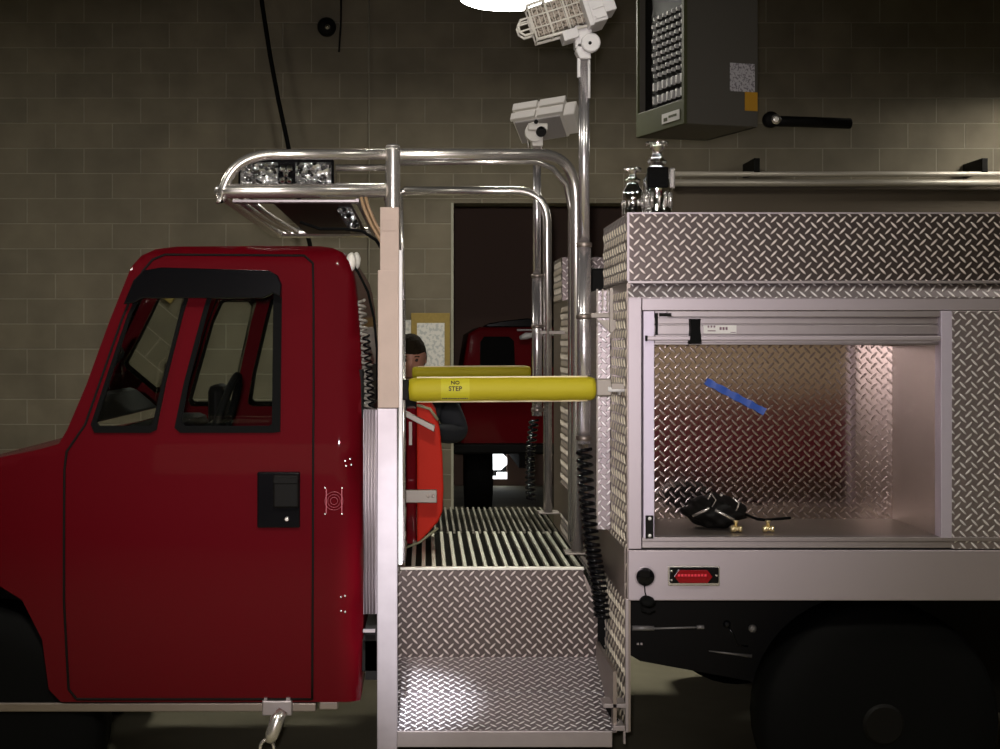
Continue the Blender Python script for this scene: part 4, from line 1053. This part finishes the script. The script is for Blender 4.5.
bm = NB(); tube(bm, [P(520, 338, Y2-.1), P(526, 336, Y2-.12), P(534, 334.5, Y2-.1), P(560, 334, Y2-.1)], [.02, .035, .02, .015], 10); part('mirror_arm', bm, m_white, t)
bm = NB(); tube(bm, [P(517, 330, Y2-.03), P(540, 330, Y2-.03)], .01, 8); part('grab_rail', bm, m_white, t)
bm = NB(); box(bm, x0-.1, x0+2.1, Y2-.12, Y2+.05, .60, .70, .02); box(bm, x0+.55, x0+.7, Y2+.1, Y2+2.6, .45, .62); box(bm, x0+1.5, x0+1.7, Y2+.1, Y2+2.6, .45, .62); part('bumper', bm, m_blkm, t)
OFFt = t
for xx in (x0+.02, x0+1.68):
    bm = NB(); lathe(bm, [(.2, 0), (.38, .01), (.4, .04), (.4, .24), (.38, .28), (.2, .28)], (xx, Y2+.55, .4), (1, 0, 0), 30); part('wheel', bm, m_blk, t)

# ------------------------------------------------------------------ person
YPn = 7.95
pc = Vector((-.074, YPn, 0))
t = thing('person', 'person in a charcoal jacket standing behind the catwalk, head bowed, hands on the red panel', 'person', (pc.x, pc.y, 0))
def skinmesh(verts, edges, radii, sub=1):
    me = bpy.data.meshes.new('sk'); me.from_pydata([tuple(v) for v in verts], edges, []); o = bpy.data.objects.new('sk', me); COL.objects.link(o)
    md = o.modifiers.new('s', 'SKIN'); md.use_smooth_shade = True
    for i, r in enumerate(radii):
        me.skin_vertices[0].data[i].radius = (r[0], r[1]) if isinstance(r, tuple) else (r, r)
    me.skin_vertices[0].data[0].use_root = True
    m2 = o.modifiers.new('d', 'SUBSURF'); m2.levels = sub; m2.render_levels = sub
    dg = bpy.context.evaluated_depsgraph_get(); res = bpy.data.meshes.new_from_object(o.evaluated_get(dg))
    bm = bmesh.new(); bm.from_mesh(res); bpy.data.objects.remove(o); bpy.data.meshes.remove(me); bpy.data.meshes.remove(res)
    return bm
B = lambda x, y, z: Vector((pc.x+x, pc.y+y, z))
vs = [B(0, 0, .93), B(0, 0, 1.08), B(0, 0, 1.24), B(0, .0, 1.37), B(0, -.01, 1.455), B(0, -.02, 1.51), B(0, -.03, 1.58), B(0, -.03, 1.64),
      B(.17, 0, 1.385), B(.255, .0, 1.19), B(.13, -.20, 1.21), B(.08, -.26, 1.23),
      B(-.17, 0, 1.385), B(-.235, .01, 1.12), B(-.08, -.20, 1.14), B(-.03, -.26, 1.16),
      B(.095, 0, .88), B(.105, -.01, .48), B(.11, .01, .09), B(.12, -.11, .045),
      B(-.095, 0, .88), B(-.105, -.01, .48), B(-.11, .01, .09), B(-.12, -.11, .045)]
rd_ = [(.15, .11), (.145, .11), (.165, .125), (.13, .10), .055, .055, (.078, .095), (.075, .09), .082, .07, .048, .03, .082, .07, .048, .03, .095, .065, .048, .035, .095, .065, .048, .035]
ed = [(0, 1), (1, 2), (2, 3), (3, 4), (4, 5), (5, 6), (6, 7), (3, 8), (8, 9), (9, 10), (10, 11), (3, 12), (12, 13), (13, 14), (14, 15), (0, 16), (16, 17), (17, 18), (18, 19), (0, 20), (20, 21), (21, 22), (22, 23)]
body = skinmesh(vs, ed, rd_, 2)
# hands
for side, wr in ((1, vs[11]), (-1, vs[15])):
    hv_ = [wr+Vector((0, .02, 0)), wr+Vector((0, -.05, 0))]; he = [(0, 1)]; hr = [.026, (.034, .018)]
    for k in range(4):
        bx = wr+Vector(((k-1.5)*.02, -.07, .004)); L = (.03, .036, .034, .026)[k]
        i0 = len(hv_); hv_ += [bx, bx+Vector((0, -L, -.004)), bx+Vector((0, -L-.012, -L*.6)), bx+Vector((0, -L-.004, -L*1.1))]; hr += [.0095, .009, .008, .007]; he += [(1, i0), (i0, i0+1), (i0+1, i0+2), (i0+2, i0+3)]
    i0 = len(hv_); tb0 = wr+Vector((-side*.03, -.03, 0)); hv_ += [tb0, tb0+Vector((-side*.022, -.03, -.008)), tb0+Vector((-side*.02, -.055, -.02))]; hr += [.012, .0105, .009]; he += [(0, i0), (i0, i0+1), (i0+1, i0+2)]
    hb = skinmesh(hv_, he, hr, 1); me = bpy.data.meshes.new('tmp'); hb.to_mesh(me); hb.free(); body.from_mesh(me); bpy.data.meshes.remove(me)
# face modelling: sculpt the head region
hcn = B(0, -.03, 1.60)
bmesh.ops.create_icosphere(body, subdivisions=4, radius=1, matrix=Matrix.Translation((0, 0, 50)))
for v in body.verts:
    if v.co.z > 40:
        c = v.co-Vector((0, 0, 50)); x, y, z = c
        w_ = .077*(1-.20*max(0, -z)**1.5); hy = .096; hz_ = .118
        p = Vector((x*w_, y*hy, z*hz_))
        if y < 0:
            f = -y
            p.y -= .022*math.exp(-((x/.16)**2))*math.exp(-(((z+.18)/.20)**2))*f      # nose
            p.y += .010*math.exp(-(((abs(x)-.38)/.16)**2))*math.exp(-(((z-.02)/.12)**2))*f  # eye sockets
            p.y -= .006*math.exp(-(((z-.20)/.10)**2))*f                                    # brow
            p.y -= .005*math.exp(-((x/.3)**2))*math.exp(-(((z+.5)/.08)**2))*f              # lips
            p.y += .004*math.exp(-((x/.3)**2))*math.exp(-(((z+.56)/.03)**2))*f
            p.y -= .010*math.exp(-((x/.35)**2))*math.exp(-(((z+.85)/.15)**2))*f            # chin
        v.co = Matrix.Rotation(math.radians(12), 3, 'X') @ p+hcn
for f in body.faces:
    c = f.calc_center_median(); f.smooth = True
    mi = 1
    if c.z > 1.47 and abs(c.x-pc.x) < .12: mi = 0
    elif c.z < .92 and abs(c.x-pc.x) < .22 and c.y > pc.y-.2: mi = 2
    elif (vs[11]-c).length < .15 and c.y < vs[11].y+.012 or (vs[15]-c).length < .15 and c.y < vs[15].y+.012: mi = 0
    if c.z < .10: mi = 3
    f.material_index = mi
bo = part('body', body, [m_skin, m_coat, m_trous, m_blk], t)
RX = Matrix.Rotation(math.radians(12), 3, 'X')
bm = NB(); bmesh.ops.create_icosphere(bm, subdivisions=4, radius=1)
kill = []
for v in bm.verts:
    x, y, z = v.co
    lim = .28 if y < -.35 else (-.05 if y < .2 else -.45)
    if z < lim-.12: kill.append(v)
    v.co = RX @ Vector((x*.083, y*.102+.004, z*.124+.002))*(1+.02*math.sin(x*19+y*23)*math.cos(z*17))+hcn
bmesh.ops.delete(bm, geom=kill, context='VERTS'); part('hair', bm, m_hair, t, smooth=True)
for s_ in (-1, 1):
    bm = NB(); bmesh.ops.create_uvsphere(bm, u_segments=12, v_segments=8, radius=.0095, matrix=Matrix.Translation(RX @ Vector((s_*.029, -.082, .002))+hcn)); part('eye', bm, m_eye, t, smooth=True)
    bm = NB(); tube(bm, [RX @ Vector((s_*(.014+k*.0075), -.092+.012*(k/4)**2, .020+.004*math.sin(PI*k/4)))+hcn for k in range(5)], .0032, 6); part('eyebrow', bm, m_hair, t)
    bm = NB(); bmesh.ops.create_icosphere(bm, subdivisions=3, radius=1)
    for v in bm.verts: v.co = RX @ Vector((s_*.077+v.co.x*.008, .008+v.co.y*.017, -.008+v.co.z*.030))+hcn
    part('ear', bm, m_skin, t, smooth=True)
bm = NB(); c = B(.0, -.02, 1.45); tube(bm, [c+Vector((math.cos(a)*.075, math.sin(a)*.07, .012*math.sin(a))) for a in [2*PI*k/20 for k in range(21)]], .017, 8, cap=False); part('jacket_collar', bm, m_coat, t)

# ------------------------------------------------------------------ red engine added behind the photographer, only for the compartment wall to reflect
t = thing('reflected_engine', 'red fire engine added behind the photographer for the compartment wall reflection', 'fire engine', (1.5, -4, 0))
bm = NB(); box(bm, -2.5, 6, -5.4, -3.2, .45, 1.17, .08); part('engine_body', bm, M('engine_red', (.17, .012, .035), .6, spec=.1), t)
bm = NB(); box(bm, -2.4, 6, -5.3, -3.25, 1.175, 1.9, .06); part('engine_upper', bm, M('engine_cream', (.85, .72, .54), .7, spec=.1), t)
for xx in (-1.4, 4.4):
    bm = NB(); lathe(bm, [(.2, 0), (.45, .01), (.5, .05), (.5, .25), (.45, .3), (.2, .3)], (xx, -3.2, .5), (0, -1, 0), 30); part('wheel', bm, m_blk, t)

# ------------------------------------------------------------------ lights & camera
fl = bpy.data.lights.new('camera_flash', 'SPOT'); fl.energy = 520; fl.color = (1, .93, .95); fl.shadow_soft_size = .035; fl.spot_size = math.radians(44); fl.spot_blend = 1
fo = bpy.data.objects.new('camera_flash', fl); fo.location = (-.03, -.02, 1.74); COL.objects.link(fo)
fo.rotation_euler = (math.radians(90), 0, math.radians(-1))
wl = bpy.data.lights.new('added_step_spot', 'SPOT'); wl.energy = 2900; wl.color = (.93, .95, 1); wl.shadow_soft_size = .04; wl.spot_size = math.radians(7.5); wl.spot_blend = 1  # added spot without a fixture, brightens the left of the step tread
wo_ = bpy.data.objects.new('added_step_spot', wl); wo_.location = (-.15, 3.3, 4.3); COL.objects.link(wo_)
wo_.rotation_euler = (Vector((-.045, 5.08, .46))-Vector((-.15, 3.3, 4.3))).to_track_quat('-Z', 'Y').to_euler()
W = bpy.data.worlds.new('w'); C.world = W; W.use_nodes = True
W.node_tree.nodes['Background'].inputs[0].default_value = (.02, .02, .02, 1)
cam = bpy.data.cameras.new('camera'); co = bpy.data.objects.new('camera', cam); COL.objects.link(co)
co.location = (0, 0, EYE); co.rotation_euler = (math.radians(90), 0, 0)
cam.sensor_fit = 'HORIZONTAL'; cam.sensor_width = 36; cam.lens = 36*F/1000
cam.shift_x = (500-CX)/1000; cam.shift_y = -(374.5-CY)/1000; cam.clip_start = .05; cam.clip_end = 60
C.camera = co
C.view_settings.view_transform = 'Standard'; C.view_settings.look = 'None'; C.view_settings.gamma = 1; C.view_settings.use_curve_mapping = False
C.view_settings.exposure = 0
